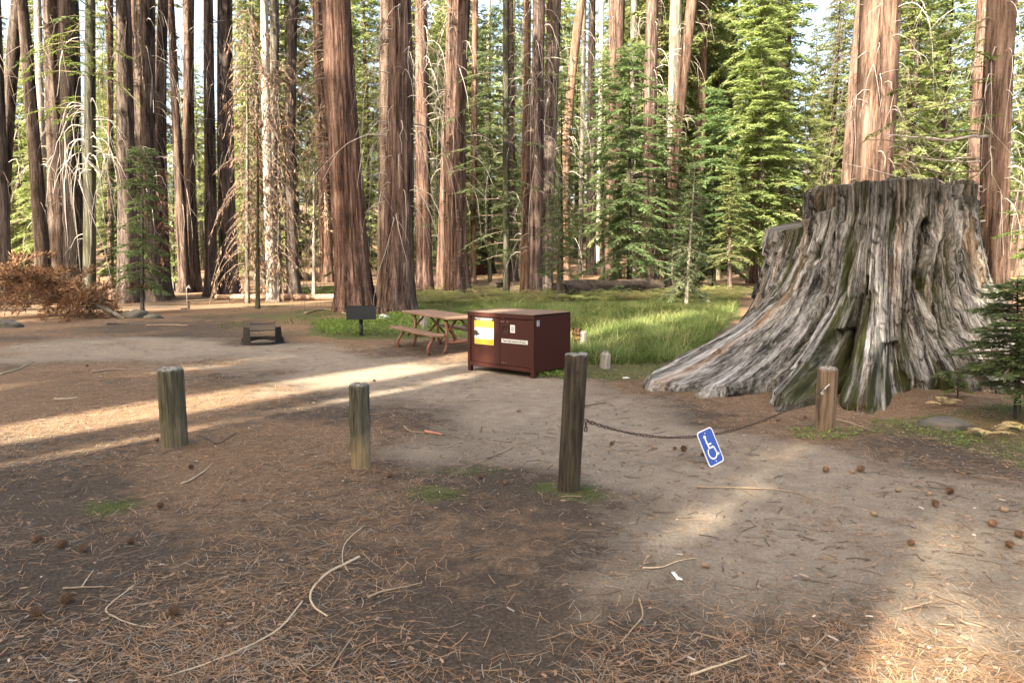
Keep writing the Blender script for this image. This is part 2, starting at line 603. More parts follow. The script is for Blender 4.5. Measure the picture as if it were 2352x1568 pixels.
gx = axis(-7.5, 7.5, 0.075, -320, 320, 1.085)
gy = axis(1.0, 14.0, 0.07, -90, 420, 1.06)
X, Y = np.meshgrid(gx, gy)
Z = zt(X, Y)
near = 1 - sstep(12, 24, np.hypot(X, Y))
Z = Z + near * (0.016 * fbm(X * 2.2, Y * 2.2, 1, 4) + 0.007 * fbm(X * 9, Y * 9, 4, 3)) * (1 - 0.5 * path_f(X, Y))
nx, ny = len(gx), len(gy)
idx = np.arange(nx * ny).reshape(ny, nx)
F = np.stack([idx[:-1, :-1], idx[:-1, 1:], idx[1:, 1:], idx[1:, :-1]], -1).reshape(-1, 4)
me = np_mesh('ground', np.stack([X, Y, Z], -1).reshape(-1, 3), F, M['ground'], True)
pm = path_f(X, Y)
gm = grass_f(X, Y)
dm = duff_f(X, Y)
moss = np.zeros_like(X)
for p in POSTMOSS:
    moss = np.maximum(moss, 0.9 * np.exp(-((X - p.x) ** 2 + (Y - p.y) ** 2) / 0.06) + 0.25 * fbm(X * 5, Y * 5, 2, 3) * np.exp(-((X - p.x) ** 2 + (Y - p.y) ** 2) / 0.2))
gm = np.maximum(gm, moss)
for nm, a in (('path', pm), ('green', gm), ('duff', dm)):
    at = me.attributes.new(nm, 'FLOAT', 'POINT')
    at.data.foreach_set('value', a.astype(np.float32).ravel())
tag(link('ground', me), kind='structure')

# ------------------------------------------------------------------ foliage and wood generators
def diamonds(B, D, N, L, Wd, cup=0.15):
    D = D / np.linalg.norm(D, axis=1, keepdims=True)
    side = np.cross(D, N)
    side /= np.linalg.norm(side, axis=1, keepdims=True) + 1e-9
    up = np.cross(side, D)
    L, Wd = L[:, None], Wd[:, None]
    mid = B + D * L * 0.45 - up * Wd * cup
    V = np.stack([B, mid + side * Wd * .5, B + D * L, mid - side * Wd * .5], 1).reshape(-1, 3)
    F = np.arange(len(V)).reshape(-1, 4)
    return V, F

def tubes_np(paths, rads, n=3):
    """many polylines with equal point counts -> one quad mesh. paths (K,S,3) rads (K,S)"""
    paths = np.asarray(paths, float)
    rads = np.asarray(rads, float)
    K, Sg, _ = paths.shape
    T = np.gradient(paths, axis=1)
    T /= np.linalg.norm(T, axis=2, keepdims=True) + 1e-9
    a = np.where(np.abs(T[..., 2:3]) < 0.9, np.array([0, 0, 1.0]), np.array([1.0, 0, 0]))
    U = a - T * (T * a).sum(-1, keepdims=True)
    U /= np.linalg.norm(U, axis=2, keepdims=True) + 1e-9
    Wv = np.cross(T, U)
    q = 2 * np.pi * np.arange(n) / n
    V = paths[:, :, None, :] + rads[:, :, None, None] * (U[:, :, None, :] * np.cos(q)[:, None] + Wv[:, :, None, :] * np.sin(q)[:, None])
    id_ = np.arange(K * Sg * n).reshape(K, Sg, n)
    r = np.roll(id_, -1, 2)
    F = np.stack([id_[:, :-1], r[:, :-1], r[:, 1:], id_[:, 1:]], -1).reshape(-1, 4)
    return V.reshape(-1, 3), F

def catVF(lst):
    V, F, o = [], [], 0
    for v, f in lst:
        V.append(v)
        F.append(f + o)
        o += len(v)
    return np.concatenate(V), np.concatenate(F)

def fir(rng, h, z0, rad, nb, tw, den, rise=(0.25, -0.2), droop=0.15, m=4, leaf=0.13, lw=0.3, shape=0.8, bare=0.12, axis_fn=None, azs=None, limb=0.02, hang=0.0):
    """branches of a conifer; returns foliage (V,F) and limbs (V,F)"""
    fol, paths, rads = [], [], []
    for i in range(nb):
        f = (i + rng.uniform()) / nb
        z = z0 + (h - z0) * f
        if nb > 20 and rng.uniform() < 0.12:
            continue
        L = rad * max(0.06, (1 - f)) ** shape * rng.uniform(0.45, 1.15) * (1 + 0.25 * math.sin(i * 0.9 + rad * 7))
        az = i * 2.39996 + rng.normal() * 0.35 if azs is None else rng.uniform(*azs)
        hd = np.array([math.cos(az), math.sin(az), 0.0])
        rs = rise[1] + (rise[0] - rise[1]) * f + rng.normal() * 0.13
        dr = droop * rng.uniform(0.4, 1.7)
        b0 = np.array([0, 0, z]) if axis_fn is None else np.array(axis_fn(z))
        wig = rng.normal() * 0.12
        perp = np.array([-hd[1], hd[0], 0])
        def pt(t):
            t = np.asarray(t)[:, None]
            return b0 + hd * L * t + np.array([0, 0, 1.0]) * (rs * L * t - dr * L * t * t) + perp * wig * L * t * t
        def tg(t):
            t = np.asarray(t)[:, None]
            g = hd + np.array([0, 0, 1.0]) * (rs - 2 * dr * t) + perp * 2 * wig * t
            return g / np.linalg.norm(g, axis=1, keepdims=True)
        tt = np.linspace(0, 1, 5)
        paths.append(pt(tt))
        rads.append(np.linspace(limb, limb * 0.25, 5) * (0.3 + 0.7 * min(1, L / max(rad, .01))))
        n = int(den * L) + 3
        t = np.sort(rng.uniform(bare, 1.0, n))
        sgn = np.where(np.arange(n) % 2, 1.0, -1.0)
        T = tg(t)
        sd = np.stack([-T[:, 1], T[:, 0], np.zeros(n)], 1)
        ang = np.radians(60 - 30 * t + rng.normal(size=n) * 10)[:, None]
        tl = tw * (1.05 - 0.6 * t) * rng.uniform(0.5, 1.15, n)
        td = T * np.cos(ang) + sd * sgn[:, None] * np.sin(ang)
        td[:, 2] += rng.normal(size=n) * 0.12 - 0.08 - hang * rng.uniform(0.3, 1, n)
        td /= np.linalg.norm(td, axis=1, keepdims=True)
        p0 = pt(t)
        k = np.arange(m)[None, :, None] / m
        B = p0[:, None, :] + td[:, None, :] * (tl[:, None, None] * k)
        nn = n * m
        s2 = np.where(np.arange(m) % 2, 1.0, -1.0)[None, :, None]
        tds = np.cross(td, np.array([0, 0, 1.0]))
        D = td[:, None, :] * 0.85 + tds[:, None, :] * s2 * 0.5 + rng.normal(size=(n, m, 3)) * 0.13
        Nn = np.array([0, 0, 1.0]) + rng.normal(size=(nn, 3)) * 0.35
        Ld = (leaf * rng.uniform(0.6, 1.3, (n, m))).reshape(-1)
        fol.append(diamonds(B.reshape(-1, 3), D.reshape(-1, 3), Nn, Ld, Ld * lw))
        te = np.array([0.97, 1.0])
        fol.append(diamonds(pt(te), tg(te) + rng.normal(size=(2, 3)) * .15, np.tile([0, 0, 1.0], (2, 1)), np.full(2, leaf * 1.2), np.full(2, leaf * lw * 1.1)))
    return catVF(fol), tubes_np(paths, rads, 3)

def arc_paths(rng, n, zlo, zhi, axis_fn, r_fn, Lr=(0.8, 2.2), rise=0.2, droop=0.7, azs=None, seg=7, rad=0.016, wig=0.12):
    """dead limbs that leave the trunk and sag"""
    P_, R_ = [], []
    for i in range(n):
        z = rng.uniform(zlo, zhi)
        az = rng.uniform(0, 2 * math.pi) if azs is None else rng.uniform(*azs)
        L = rng.uniform(*Lr)
        hd = np.array([math.cos(az), math.sin(az), 0])
        pp = np.array([-hd[1], hd[0], 0])
        b0 = np.array(axis_fn(z)) + hd * r_fn(z) * 0.9
        t = np.linspace(0, 1, seg)[:, None]
        rs, dr = rise * rng.uniform(0, 1.8), droop * rng.uniform(0.4, 1.4)
        w1, w2 = rng.normal() * wig, rng.normal() * wig
        path = b0 + hd * L * (t - 0.25 * t * t * dr) + np.array([0, 0, 1.0]) * L * (rs * t - dr * t * t) + pp * L * (w1 * t * t + w2 * np.sin(t * 5) * .35)
        path += rng.normal(size=path.shape) * 0.012 * L * np.minimum(1, np.linspace(0, 2, seg))[:, None]
        P_.append(path)
        R_.append(np.linspace(1, 0.25, seg) * rad * rng.uniform(0.6, 1.4) * (0.6 + 0.3 * L))
        # a forked side twig
        k = rng.integers(2, seg - 2)
        d2 = path[k + 1] - path[k]
        d2 = d2 / (np.linalg.norm(d2) + 1e-9) + rng.normal(size=3) * 0.5
        L2 = L * rng.uniform(0.2, 0.5)
        t2 = np.linspace(0, 1, seg)[:, None]
        P_.append(path[k] + d2 * L2 * t2 + np.array([0, 0, -1.0]) * L2 * 0.4 * t2 * t2)
        R_.append(np.linspace(0.5, 0.15, seg) * rad * (0.6 + 0.3 * L))
    return P_, R_

def trunk_mesh(name, mat, base, ax, r_fn, H, seed, nseg=20, flare=0.45, ridge=0.05, zstep=0.5, lobes=7, fine=False):
    """tapered, fluted trunk; ax(z) centre line and r_fn(z) radius above the base (local space)"""
    zs = [-0.35, -0.1, 0.0]
    z, st = 0.0, 0.10 if fine else 0.25
    while z < H:
        z += st
        st = min(st * 1.12, zstep if z < 14 else zstep * 3)
        zs.append(min(z, H))
    zs = np.array(zs)
    th = np.linspace(0, 2 * np.pi, nseg, endpoint=False)
    Zg, Tg = np.meshgrid(zs, th, indexing='ij')
    r = np.array([r_fn(max(z, 0)) for z in zs])[:, None] * np.ones_like(Tg)
    c, s_ = np.cos(Tg), np.sin(Tg)
    zz = np.maximum(Zg, 0)
    rb = r_fn(0.0)
    lob = 0.55 + 0.45 * vnoise(c * lobes / 3 + seed, s_ * lobes / 3, zz * 0.15) + 0.25 * vnoise(c * lobes / 1.3 + seed, s_ * lobes / 1.3, zz * 0.3)
    r = r + rb * flare * np.exp(-zz / (rb * 1.5)) * (0.45 + lob)
    r = r * (1 + ridge * 1.3 * vnoise(c * 2.2 + seed * 1.7, s_ * 2.2, zz * 0.3) + ridge * vnoise(c * 6 + seed * 3.1, s_ * 6, zz * 0.25) + ridge * 0.7 * vnoise(c * 14 + seed, s_ * 14, zz * 0.5))
    if fine:
        rd = 1 - np.abs(vnoise(c * 17 + seed, s_ * 17, zz * 0.35))
        r = r + 0.045 * (rd ** 1.4 - 0.55) * np.minimum(1, rb / .4)
    cx = np.array([ax(z)[0] for z in zs])[:, None]
    cy = np.array([ax(z)[1] for z in zs])[:, None]
    V = np.stack([cx + r * c, cy + r * s_, Zg], -1).reshape(-1, 3)
    id_ = np.arange(len(zs) * nseg).reshape(len(zs), nseg)
    rr = np.roll(id_, -1, 1)
    F = np.stack([id_[:-1], rr[:-1], rr[1:], id_[1:]], -1).reshape(-1, 4)
    return np_mesh(name, V, F, mat, True)

# shared high crowns: above the frame for the near trees
RNG = np.random.default_rng(11)
CROWN = []
for k in range(3):
    (cV, cF), (lV, lF) = fir(RNG, 24, 0, 4.6, 120, 1.5, 3.2, (0.3, -0.15), 0.18, 4, 0.62, 0.36, 0.55, 0.15, limb=0.06)
    CROWN.append((np_mesh('crown', cV, cF, M['crown_leaf']), np_mesh('limbs', lV, lF, M['bark_brown'])))
# ------------------------------------------------------------------ the measured trees of the grove
# label, name, bark, (x, width) at the top of the picture, optional (x, y) on the way, (x, width, y) at the foot, dead limbs, options
TREES = [
 ('dark trunk cut by the left edge of the photo, behind the brown fallen branches', 'sequoia', 'bark_brown', (-6, 20), None, (10, 36, 700), 6, {}),
 ('orange brown trunk leaning to the right along the left edge, crossing the dark edge trunk', 'leaning_tree', 'bark_brown', (46, 26), (16, 330), (2, 30, 690), 4, {}),
 ('slim trunk leaning left, rising straight out of the brown fallen branches', 'leaning_tree', 'bark_brown', (48, 20), (74, 290), (104, 34, 693), 8, {}),
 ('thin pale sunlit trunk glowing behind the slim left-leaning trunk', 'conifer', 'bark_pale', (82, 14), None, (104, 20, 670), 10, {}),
 ('thick dark trunk, left half of the twin pair near the left edge', 'sequoia', 'bark_brown', (122, 44), None, (142, 48, 690), 26, {}),
 ('thick dark trunk, right half of the twin pair near the left edge', 'sequoia', 'bark_brown', (157, 40), None, (172, 44, 692), 22, {}),
 ('mossy dark upright trunk with green sprays and a bunch of bleached hanging limbs', 'mossy_fir', 'bark_moss', (205, 20), None, (205, 29, 701), 6, {}),
 ('thin reddish trunk far behind the bleached hanging limbs', 'conifer', 'bark_red', (252, 12), None, (254, 14, 664), 6, {}),
 ('broad brown trunk behind the small dark fir on the left', 'sequoia', 'bark_brown', (274, 30), None, (294, 46, 695), 16, {}),
 ('narrow orange lit trunk squeezed between two broad brown trunks on the left', 'conifer', 'bark_cedar', (304, 14), None, (308, 18, 668), 4, {}),
 ('broad brown trunk with the rusty dead sapling at its right foot', 'sequoia', 'bark_brown', (334, 38), (335, 400), (352, 52, 690), 22, {}),
 ('straight brown trunk just right of the rusty dead sapling', 'sequoia', 'bark_brown', (376, 20), (369, 340), (380, 32, 684), 16, {}),
 ('slender curved trunk, left one of the close pair behind the water spigot', 'sequoia', 'bark_red', (395, 14), (406, 245), (424, 27, 672), 8, {}),
 ('slender straight trunk, right one of the close pair behind the water spigot', 'sequoia', 'bark_red', (431, 20), (431, 245), (449, 28, 670), 10, {}),
 ('very thin dark pole tree close behind the pair of slender trunks', 'conifer', 'bark_grey', (424, 7), None, (452, 10, 664), 5, {}),
 ('dark trunk with short curled dead limbs right of the spigot, its flared foot in light', 'sequoia', 'bark_red', (476, 19), None, (486, 30, 681), 30, {}),
 ('wide brown trunk at the left end of the long fallen log', 'sequoia', 'bark_brown', (518, 30), (519, 340), (528, 44, 679), 24, {}),
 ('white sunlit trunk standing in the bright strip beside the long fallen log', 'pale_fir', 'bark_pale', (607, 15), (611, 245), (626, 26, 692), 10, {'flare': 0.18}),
 ('grey trunk straight behind the upper part of the white sunlit trunk', 'conifer', 'bark_grey', (631, 19), None, (634, 24, 670), 6, {}),
 ('smooth dark trunk standing behind the log between the white trunk and the leaning giant', 'sequoia', 'bark_brown', (676, 20), (667, 340), (676, 29, 677), 6, {}),
 ('brown far trunk veiled by dead twigs, left of the leaning giant', 'conifer', 'bark_red', (732, 26), None, (752, 30, 648), 40, {}),
 ('giant red trunk leaning left behind the black pedestal grill', 'sequoia', 'bark_red', (772, 59), (794, 390), (817, 80, 716), 34, {'fine': 1, 'azs': (2.3, 3.9)}),
 ('giant red trunk with pale sagging limbs behind the picnic table', 'sequoia', 'bark_red', (920, 45), (918, 390), (911, 78, 719), 46, {'fine': 1, 'pale': 1}),
 ('sunlit narrow trunk half hidden by the giant with pale sagging limbs', 'sequoia', 'bark_cedar', (893, 34), None, (884, 40, 700), 6, {}),
 ('straight red trunk just right of the giant with pale sagging limbs', 'sequoia', 'bark_red', (967, 27), None, (976, 40, 685), 20, {'pale': 1}),
 ('stout knobbly trunk with a wide lit foot, right of the straight red trunk', 'sequoia', 'bark_red', (1057, 42), (1046, 440), (1052, 56, 684), 14, {'fine': 1, 'pale': 1, 'knobs': 1}),
 ('shadowed red trunk close behind the stout knobbly trunk', 'sequoia', 'bark_red', (1040, 22), None, (1014, 30, 674), 12, {'pale': 1}),
 ('thin orange lit trunk along the right side of the stout knobbly trunk', 'conifer', 'bark_cedar', (1092, 13), None, (1086, 15, 650), 6, {}),
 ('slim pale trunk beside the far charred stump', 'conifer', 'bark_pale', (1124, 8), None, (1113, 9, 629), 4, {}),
 ('dark slim fir with long airy green branches above the bear locker', 'slim_fir', 'bark_moss', (1162, 15), None, (1163, 16, 684), 6, {'flare': 0.15}),
 ('red trunk half hidden behind the slim airy fir', 'sequoia', 'bark_red', (1168, 20), None, (1177, 25, 646), 6, {}),
 ('thin bright orange trunk, leftmost of the three close trunks behind the bear locker', 'sequoia', 'bark_cedar', (1211, 17), None, (1206, 24, 685), 8, {}),
 ('red brown trunk, middle one of the three close trunks behind the bear locker', 'sequoia', 'bark_red', (1238, 27), None, (1228, 34, 687), 22, {'pale': 1}),
 ('brown trunk, rightmost of the three close trunks behind the bear locker', 'sequoia', 'bark_brown', (1273, 30), None, (1252, 34, 678), 24, {'pale': 1}),
 ('slanting trunk with a sunlit orange middle, above the grass meadow', 'leaning_tree', 'bark_cedar', (1336, 19), (1310, 220), (1300, 24, 653), 18, {'pale': 1}),
 ('slim dark post-like trunk on the slope right of the slanting trunk', 'conifer', 'bark_grey', (1342, 9), None, (1333, 12, 624), 4, {}),
 ('straight brown trunk on the shaded slope behind the meadow', 'sequoia', 'bark_brown', (1360, 15), None, (1357, 24, 632), 10, {}),
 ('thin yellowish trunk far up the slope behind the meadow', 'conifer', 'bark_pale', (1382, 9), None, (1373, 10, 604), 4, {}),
 ('dark two-toned trunk rising behind the big fir at the back of the meadow', 'sequoia', 'bark_red', (1416, 34), None, (1406, 36, 640), 12, {}),
 ('grey trunk between the two reddish trunks above the big fir', 'conifer', 'bark_grey', (1456, 17), None, (1453, 20, 640), 10, {}),
 ('reddish trunk with pale twigs above the right shoulder of the big fir', 'sequoia', 'bark_red', (1497, 28), None, (1486, 30, 648), 26, {'pale': 1}),
 ('straight grey brown trunk between the big fir and the tall yellow green fir', 'conifer', 'bark_grey', (1552, 26), None, (1538, 26, 648), 10, {}),
 ('slanting sunlit orange trunk between the big fir and the tall yellow green fir', 'leaning_tree', 'bark_cedar', (1590, 24), (1552, 340), (1528, 24, 655), 10, {}),
 ('thick orange barked trunk rising straight behind the huge grey stump', 'cedar', 'bark_cedar', (2020, 77), (2006, 300), (1982, 92, 716), 36, {'fine': 1, 'pale': 1}),
 ('sunlit trunk tucked behind the left side of the thick orange trunk', 'cedar', 'bark_cedar', (1985, 34), (1958, 300), (1937, 36, 690), 14, {}),
 ('sunlit orange trunk with twisted limbs at the right edge, right behind the stump', 'cedar', 'bark_cedar', (2297, 52), (2282, 390), (2287, 60, 752), 20, {'fine': 1, 'pale': 1}),
 ('dark red trunk close behind the sunlit trunk at the right edge', 'cedar', 'bark_red', (2259, 27), None, (2224, 34, 692), 16, {'pale': 1}),
]
EXTRA = {}
for ti, (label, name, bark, top, mid, foot, nd, opt) in enumerate(TREES):
    rng = np.random.default_rng(100 + ti)
    b = G(foot[0], foot[2])
    D = b.y
    pt = P(top[0], 0, D)
    ztop = pt.z - b.z
    xt_ = pt.x - b.x
    if mid:
        pm_ = P(mid[0], mid[1], D)
        zm, xm = pm_.z - b.z, pm_.x - b.x
        # quadratic through foot, mid, top
        A = np.linalg.solve(np.array([[zm * zm, zm], [ztop * ztop, ztop]]), np.array([xm, xt_]))
    else:
        A = np.array([0.0, xt_ / ztop])
    yl = rng.normal() * 0.008
    def ax(z, A=A, ztop=ztop, yl=yl):
        if z <= ztop:
            return (A[0] * z * z + A[1] * z, yl * z, z)
        s = 2 * A[0] * ztop + A[1]
        return (A[0] * ztop ** 2 + A[1] * ztop + s * (z - ztop) * .5, yl * z, z)
    px = D / FOC
    rb, rt = foot[1] * px / 2 * 0.93, top[1] * px / 2
    H = max(ztop * 1.9, ztop + 14)
    def r_fn(z, rb=rb, rt=rt, ztop=ztop, H=H):
        if z <= ztop:
            return rb + (rt - rb) * z / ztop
        return max(0.05, rt * (1 - (z - ztop) / (H - ztop)) ** 0.8)
    t = thing(name, label, 'tree', b, 0, 'trees of the grove')
    fine = bool(opt.get('fine'))
    nseg = 96 if fine else (30 if foot[1] > 25 else 16)
    me = trunk_mesh('trunk', M[bark], b, ax, r_fn, H, 3.7 * ti + 1, nseg, opt.get('flare', 0.42 if bark != 'bark_pale' else 0.15), 0.05, 0.16 if fine else 0.5, 7, fine)
    link('trunk', me, t)
    EXTRA[label] = (t, b, ax, r_fn, D, ztop)
    nd = int(nd * 2.1)
    if nd:
        near = foot[1] > 38
        Pp, Rr = arc_paths(rng, nd, ztop * (0.3 if near else 0.16), ztop * 1.02, ax, r_fn, (0.6, 2.2) if not near else (0.7, 2.4), 0.3, 1.6, opt.get('azs'), 8, 0.006 + 0.00028 * D)
        wood = M['deadwood'] if (opt.get('pale') or rng.uniform() < 0.7) else M['deadwood_dark']
        if near:
            for k in range(0, len(Pp), 2):
                V, F = tubes_np(Pp[k:k + 2], Rr[k:k + 2], 4)
                link('dead_limb', np_mesh('dead_limb', V, F, wood, True), t)
        else:
            V, F = tubes_np(Pp, Rr, 3)
            tag(link('dead_limbs', np_mesh('dead_limbs', V, F, wood, True), t), kind='stuff')
    if opt.get('knobs'):
        kb = MB()
        for k in range(46):
            z = rng.uniform(0.8, ztop)
            q = rng.uniform(math.pi, 2 * math.pi)
            c = ax(z)
            r = r_fn(z)
            kb.tube([(c[0] + math.cos(q) * r * .9, c[1] + math.sin(q) * r * .9, z), (c[0] + math.cos(q) * (r + .09), c[1] + math.sin(q) * (r + .09), z + .03)], [0.06, 0.035], 6)
        kb.build('branch_stubs', M['deadwood_dark'], t)
    # live crown above the picture
    if ti % 3 or ti > 30:
        continue
    cm, lm = CROWN[ti % 3]
    z0 = max(13.0, ztop + 0.06 * D + 2)
    sc = rng.uniform(0.45, 0.7)
    rz = rng.uniform(0, 6.28)
    pc = ax(z0)
    for nm, mm in (('crown', cm), ('limbs', lm)):
        o = link(nm, mm, t, (pc[0], pc[1], z0), rz)
        o.scale = (sc, sc, sc * 1.1)

# ------------------------------------------------------------------ foliage hung on some of the measured trees
def add_parts(t, fol, limb, leaf, wood, fn='foliage', ln='branches', loc=None):
    if fol is not None:
        link(fn, np_mesh(fn, fol[0], fol[1], M[leaf]), t, loc)
    if limb is not None:
        link(ln, np_mesh(ln, limb[0], limb[1], M[wood], True), t, loc)

def sprays(t, rng, n, zlo, zhi, q, ax, az, leaf):
    L, tw, den, rise, droop, lf, lw, hang = q
    for i in range(n):
        z = zlo + (zhi - zlo) * (i + rng.uniform()) / n
        f, l = fir(rng, z + .01, z, L * rng.uniform(.6, 1.1), 1, tw, den, (rise, rise), droop, 4, lf, lw, 0.05, 0.15, ax, az, 0.03, hang)
        add_parts(t, f, l, leaf, 'deadwood_dark', 'spray', 'branch')

def key(s):
    for k in EXTRA:
        if s in k:
            return EXTRA[k]
# mossy fir on the left: live sprays on the left and right, and the bleached bunch
t, b, ax, r_fn, D, ztop = key('mossy dark')
rng = np.random.default_rng(5)
def zat(y):
    return P(205, y, D).z - b.z
for (y0, y1, az, L, n) in ((60, 190, (-0.6, 0.2), 2.1, 8), (40, 180, (2.9, 3.7), 2.3, 7), (225, 285, (2.8, 3.9), 2.6, 6), (330, 350, (2.9, 3.6), 1.2, 2), (0, 60, (-2.6, -0.5), 2.6, 5), (120, 180, (-2.0, -1.0), 2.0, 4)):
    sprays(t, rng, n, zat(y1), zat(y0), (L, 0.55, 9, 0.15, 0.35, 0.17, 0.22, 0.1), ax, az, 'cedar_leaf' if y0 > 30 else 'fir_leaf')
for k in range(16):
    Pp, Rr = arc_paths(rng, 2, zat(400), zat(230), ax, r_fn, (0.9, 2.3), 0.4, 2.2, (-0.9, 0.35) if k < 9 else (2.9, 3.6), 11, 0.016, 0.34)
    V, F = tubes_np(Pp, Rr, 4)
    link('bleached_limb', np_mesh('bleached_limb', V, F, M['deadwood_white'], True), t)
# airy fir above the locker
t, b, ax, r_fn, D, ztop = key('dark slim fir')
f, l = fir(rng, ztop + 5, 1.8, 3.3, 110, 0.75, 5.5, (0.25, 0.0), 0.22, 5, 0.2, 0.2, 0.25, 0.22, ax, None, 0.025, 0.1)
add_parts(t, f, l, 'fir_leaf', 'deadwood_dark', 'crown', 'branches')
# cedar sprays on the two right-hand trees
t, b, ax, r_fn, D, ztop = key('sunlit orange trunk with twisted')
for (zlo, zhi, az, L, n, den) in ((4.6, 7.6, (2.7, 3.9), 3.2, 9, 5.5), (2.5, 4.4, (2.8, 3.5), 2.2, 4, 4), (3.0, 7.4, (-0.9, 0.6), 2.4, 8, 6)):
    sprays(t, rng, n, zlo, zhi, (L, 0.5, den * 2.2, 0.0, 0.25, 0.13, 0.3, 0.3), ax, az, 'cedar_leaf')
Pp, Rr = arc_paths(rng, 9, 2.0, 7.2, ax, r_fn, (1.4, 3.2), -0.1, -0.25, (2.6, 3.8), 9, 0.022, 0.25)
for k in range(0, 18, 2):
    V, F = tubes_np(Pp[k:k + 2], Rr[k:k + 2], 5)
    link('twisted_limb', np_mesh('twisted_limb', V, F, M['deadwood_dark' if k % 4 else 'deadwood'], True), t)
t, b, ax, r_fn, D, ztop = key('thick orange barked')
for (zlo, zhi, az, L, n, den) in ((2.6, 5.5, (-0.9, 0.5), 3.2, 9, 5), (5.5, 9.5, (-0.8, 0.3), 2.5, 6, 4), (3.0, 4.5, (-1.8, -1.0), 1.4, 3, 6)):
    sprays(t, rng, n, zlo, zhi, (L, 0.6, den * 2.2, 0.0, 0.25, 0.16, 0.3, 0.3), ax, az, 'cedar_leaf')
# dead twiggy veil
t, b, ax, r_fn, D, ztop = key('veiled by dead twigs')
f, l = fir(rng, ztop, 2, 3.0, 60, 0.8, 3.5, (0, -0.2), 0.5, 4, 0.3, 0.16, 0.2, 0.2, ax, None, 0.03, 0.5)
add_parts(t, f, l, 'dry_leaf', 'deadwood', 'dead_foliage', 'dead_twigs')

# ------------------------------------------------------------------ young firs, saplings, dead firs
def young(name, label, px, py, top_y, rad_px, leaf, bark, seed, nb=90, tw=0.5, den=7, z0f=0.12, rise=(0.45, -0.12), droop=0.2, m=4, leafL=0.13, lw=0.26, shape=0.75, trunk_px=10, hang=0.1, top_x=None, cat='tree', group='young firs under the big trees'):
    rng = np.random.default_rng(seed)
    b = G(px, py)
    D = b.y
    tp = P(px if top_x is None else top_x, top_y, D)
    h = tp.z - b.z
    sx = (tp.x - b.x) / h
    ax = lambda z: (sx * z, 0.0, z)
    t = thing(name, label, cat, b, 0, group)
    r0 = trunk_px * D / FOC / 2
    link('trunk', trunk_mesh('trunk', M[bark], b, ax, lambda z: max(0.006, r0 * (1 - z / h) ** 0.8), h, seed, 10, 0.2, 0.05, 0.4), t)
    dead = leaf in ('dry_leaf', 'dead_leaf')
    leafL = max(leafL, D * (0.0052 if not dead else 0.004))
    f, l = fir(rng, h, h * z0f, rad_px * D / FOC, int(nb * (1.35 if not dead else 1.6)), tw * (.9 if not dead else 1.0), den * (2.5 if not dead else 1.0), rise, droop, m if not dead else 3, leafL, max(lw, 0.30) if not dead else 0.2, shape, 0.1, ax, None, 0.014 + 0.0004 * D, hang)
    add_parts(t, f, l, leaf, 'deadwood_dark', 'crown', 'branches')
    return t

young('fir_tree', 'big full fir with drooping lit branch tips at the back of the meadow', 1446, 684, 110, 112, 'fir_leaf', 'bark_moss', 21, 120, 0.75, 6.5, 0.10, (0.35, -0.1), 0.25, 5, 0.21, 0.28, 0.42, 13)
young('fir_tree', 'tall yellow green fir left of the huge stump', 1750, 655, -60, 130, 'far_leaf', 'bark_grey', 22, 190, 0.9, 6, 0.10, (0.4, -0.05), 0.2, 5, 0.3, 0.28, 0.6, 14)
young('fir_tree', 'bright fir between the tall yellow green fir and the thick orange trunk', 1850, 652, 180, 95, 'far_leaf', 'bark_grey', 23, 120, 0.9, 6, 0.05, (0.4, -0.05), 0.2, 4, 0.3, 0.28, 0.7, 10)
young('fir_tree', 'dark green fir standing behind the pale stemmed sapling', 1640, 662, 200, 90, 'fir_leaf', 'bark_moss', 24, 130, 0.8, 7, 0.12, (0.35, -0.1), 0.22, 5, 0.24, 0.28, 0.6, 11)
young('fir_tree', 'small fir with a thin orange stem close to the left flank of the stump', 1676, 668, 380, 62, 'far_leaf', 'bark_cedar', 25, 70, 0.7, 6, 0.2, (0.35, -0.05), 0.2, 4, 0.2, 0.28, 0.7, 11)
young('fir_sapling', 'pale stemmed fir sapling with a bare leader at the meadow edge', 1576, 703, 372, 78, 'pale_leaf', 'bark_pale', 26, 62, 0.45, 8, 0.12, (0.3, -0.45), 0.15, 4, 0.15, 0.24, 0.9, 9, 0.1, 1597)
young('fir_sapling', 'thin dark fir sapling behind the bear locker, between meadow and trunks', 1283, 700, 420, 62, 'fir_leaf', 'bark_grey', 27, 48, 0.5, 7, 0.25, (0.3, 0.0), 0.2, 4, 0.15, 0.22, 0.7, 9)
young('fir_tree', 'dark understory fir in front of the broad brown trunks on the left', 327, 720, 335, 64, 'fir_leaf', 'bark_grey', 28, 60, 0.5, 8, 0.16, (0.25, -0.1), 0.25, 4, 0.16, 0.24, 0.45, 9)
young('fir_tree', 'shaded fir behind the dark understory fir on the left', 285, 690, 300, 60, 'fir_leaf', 'bark_moss', 29, 110, 0.6, 7, 0.1, (0.25, -0.1), 0.25, 4, 0.2, 0.24, 0.4, 10)
young('fir_sapling', 'tiny layered fir seedling among the ferns behind the meadow', 1419, 696, 656, 22, 'fir_leaf', 'bark_grey', 30, 16, 0.25, 12, 0.2, (0.3, 0.1), 0.1, 4, 0.09, 0.25, 0.6, 4, cat='sapling')
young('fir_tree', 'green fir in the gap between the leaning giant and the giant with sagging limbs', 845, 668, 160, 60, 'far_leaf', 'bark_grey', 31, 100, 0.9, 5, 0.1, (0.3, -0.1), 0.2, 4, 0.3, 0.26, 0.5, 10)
young('fir_tree', 'green fir behind the gap right of the straight red trunk', 1008, 655, 60, 55, 'far_leaf', 'bark_grey', 32, 110, 0.9, 5, 0.1, (0.3, -0.1), 0.2, 4, 0.32, 0.26, 0.5, 10)
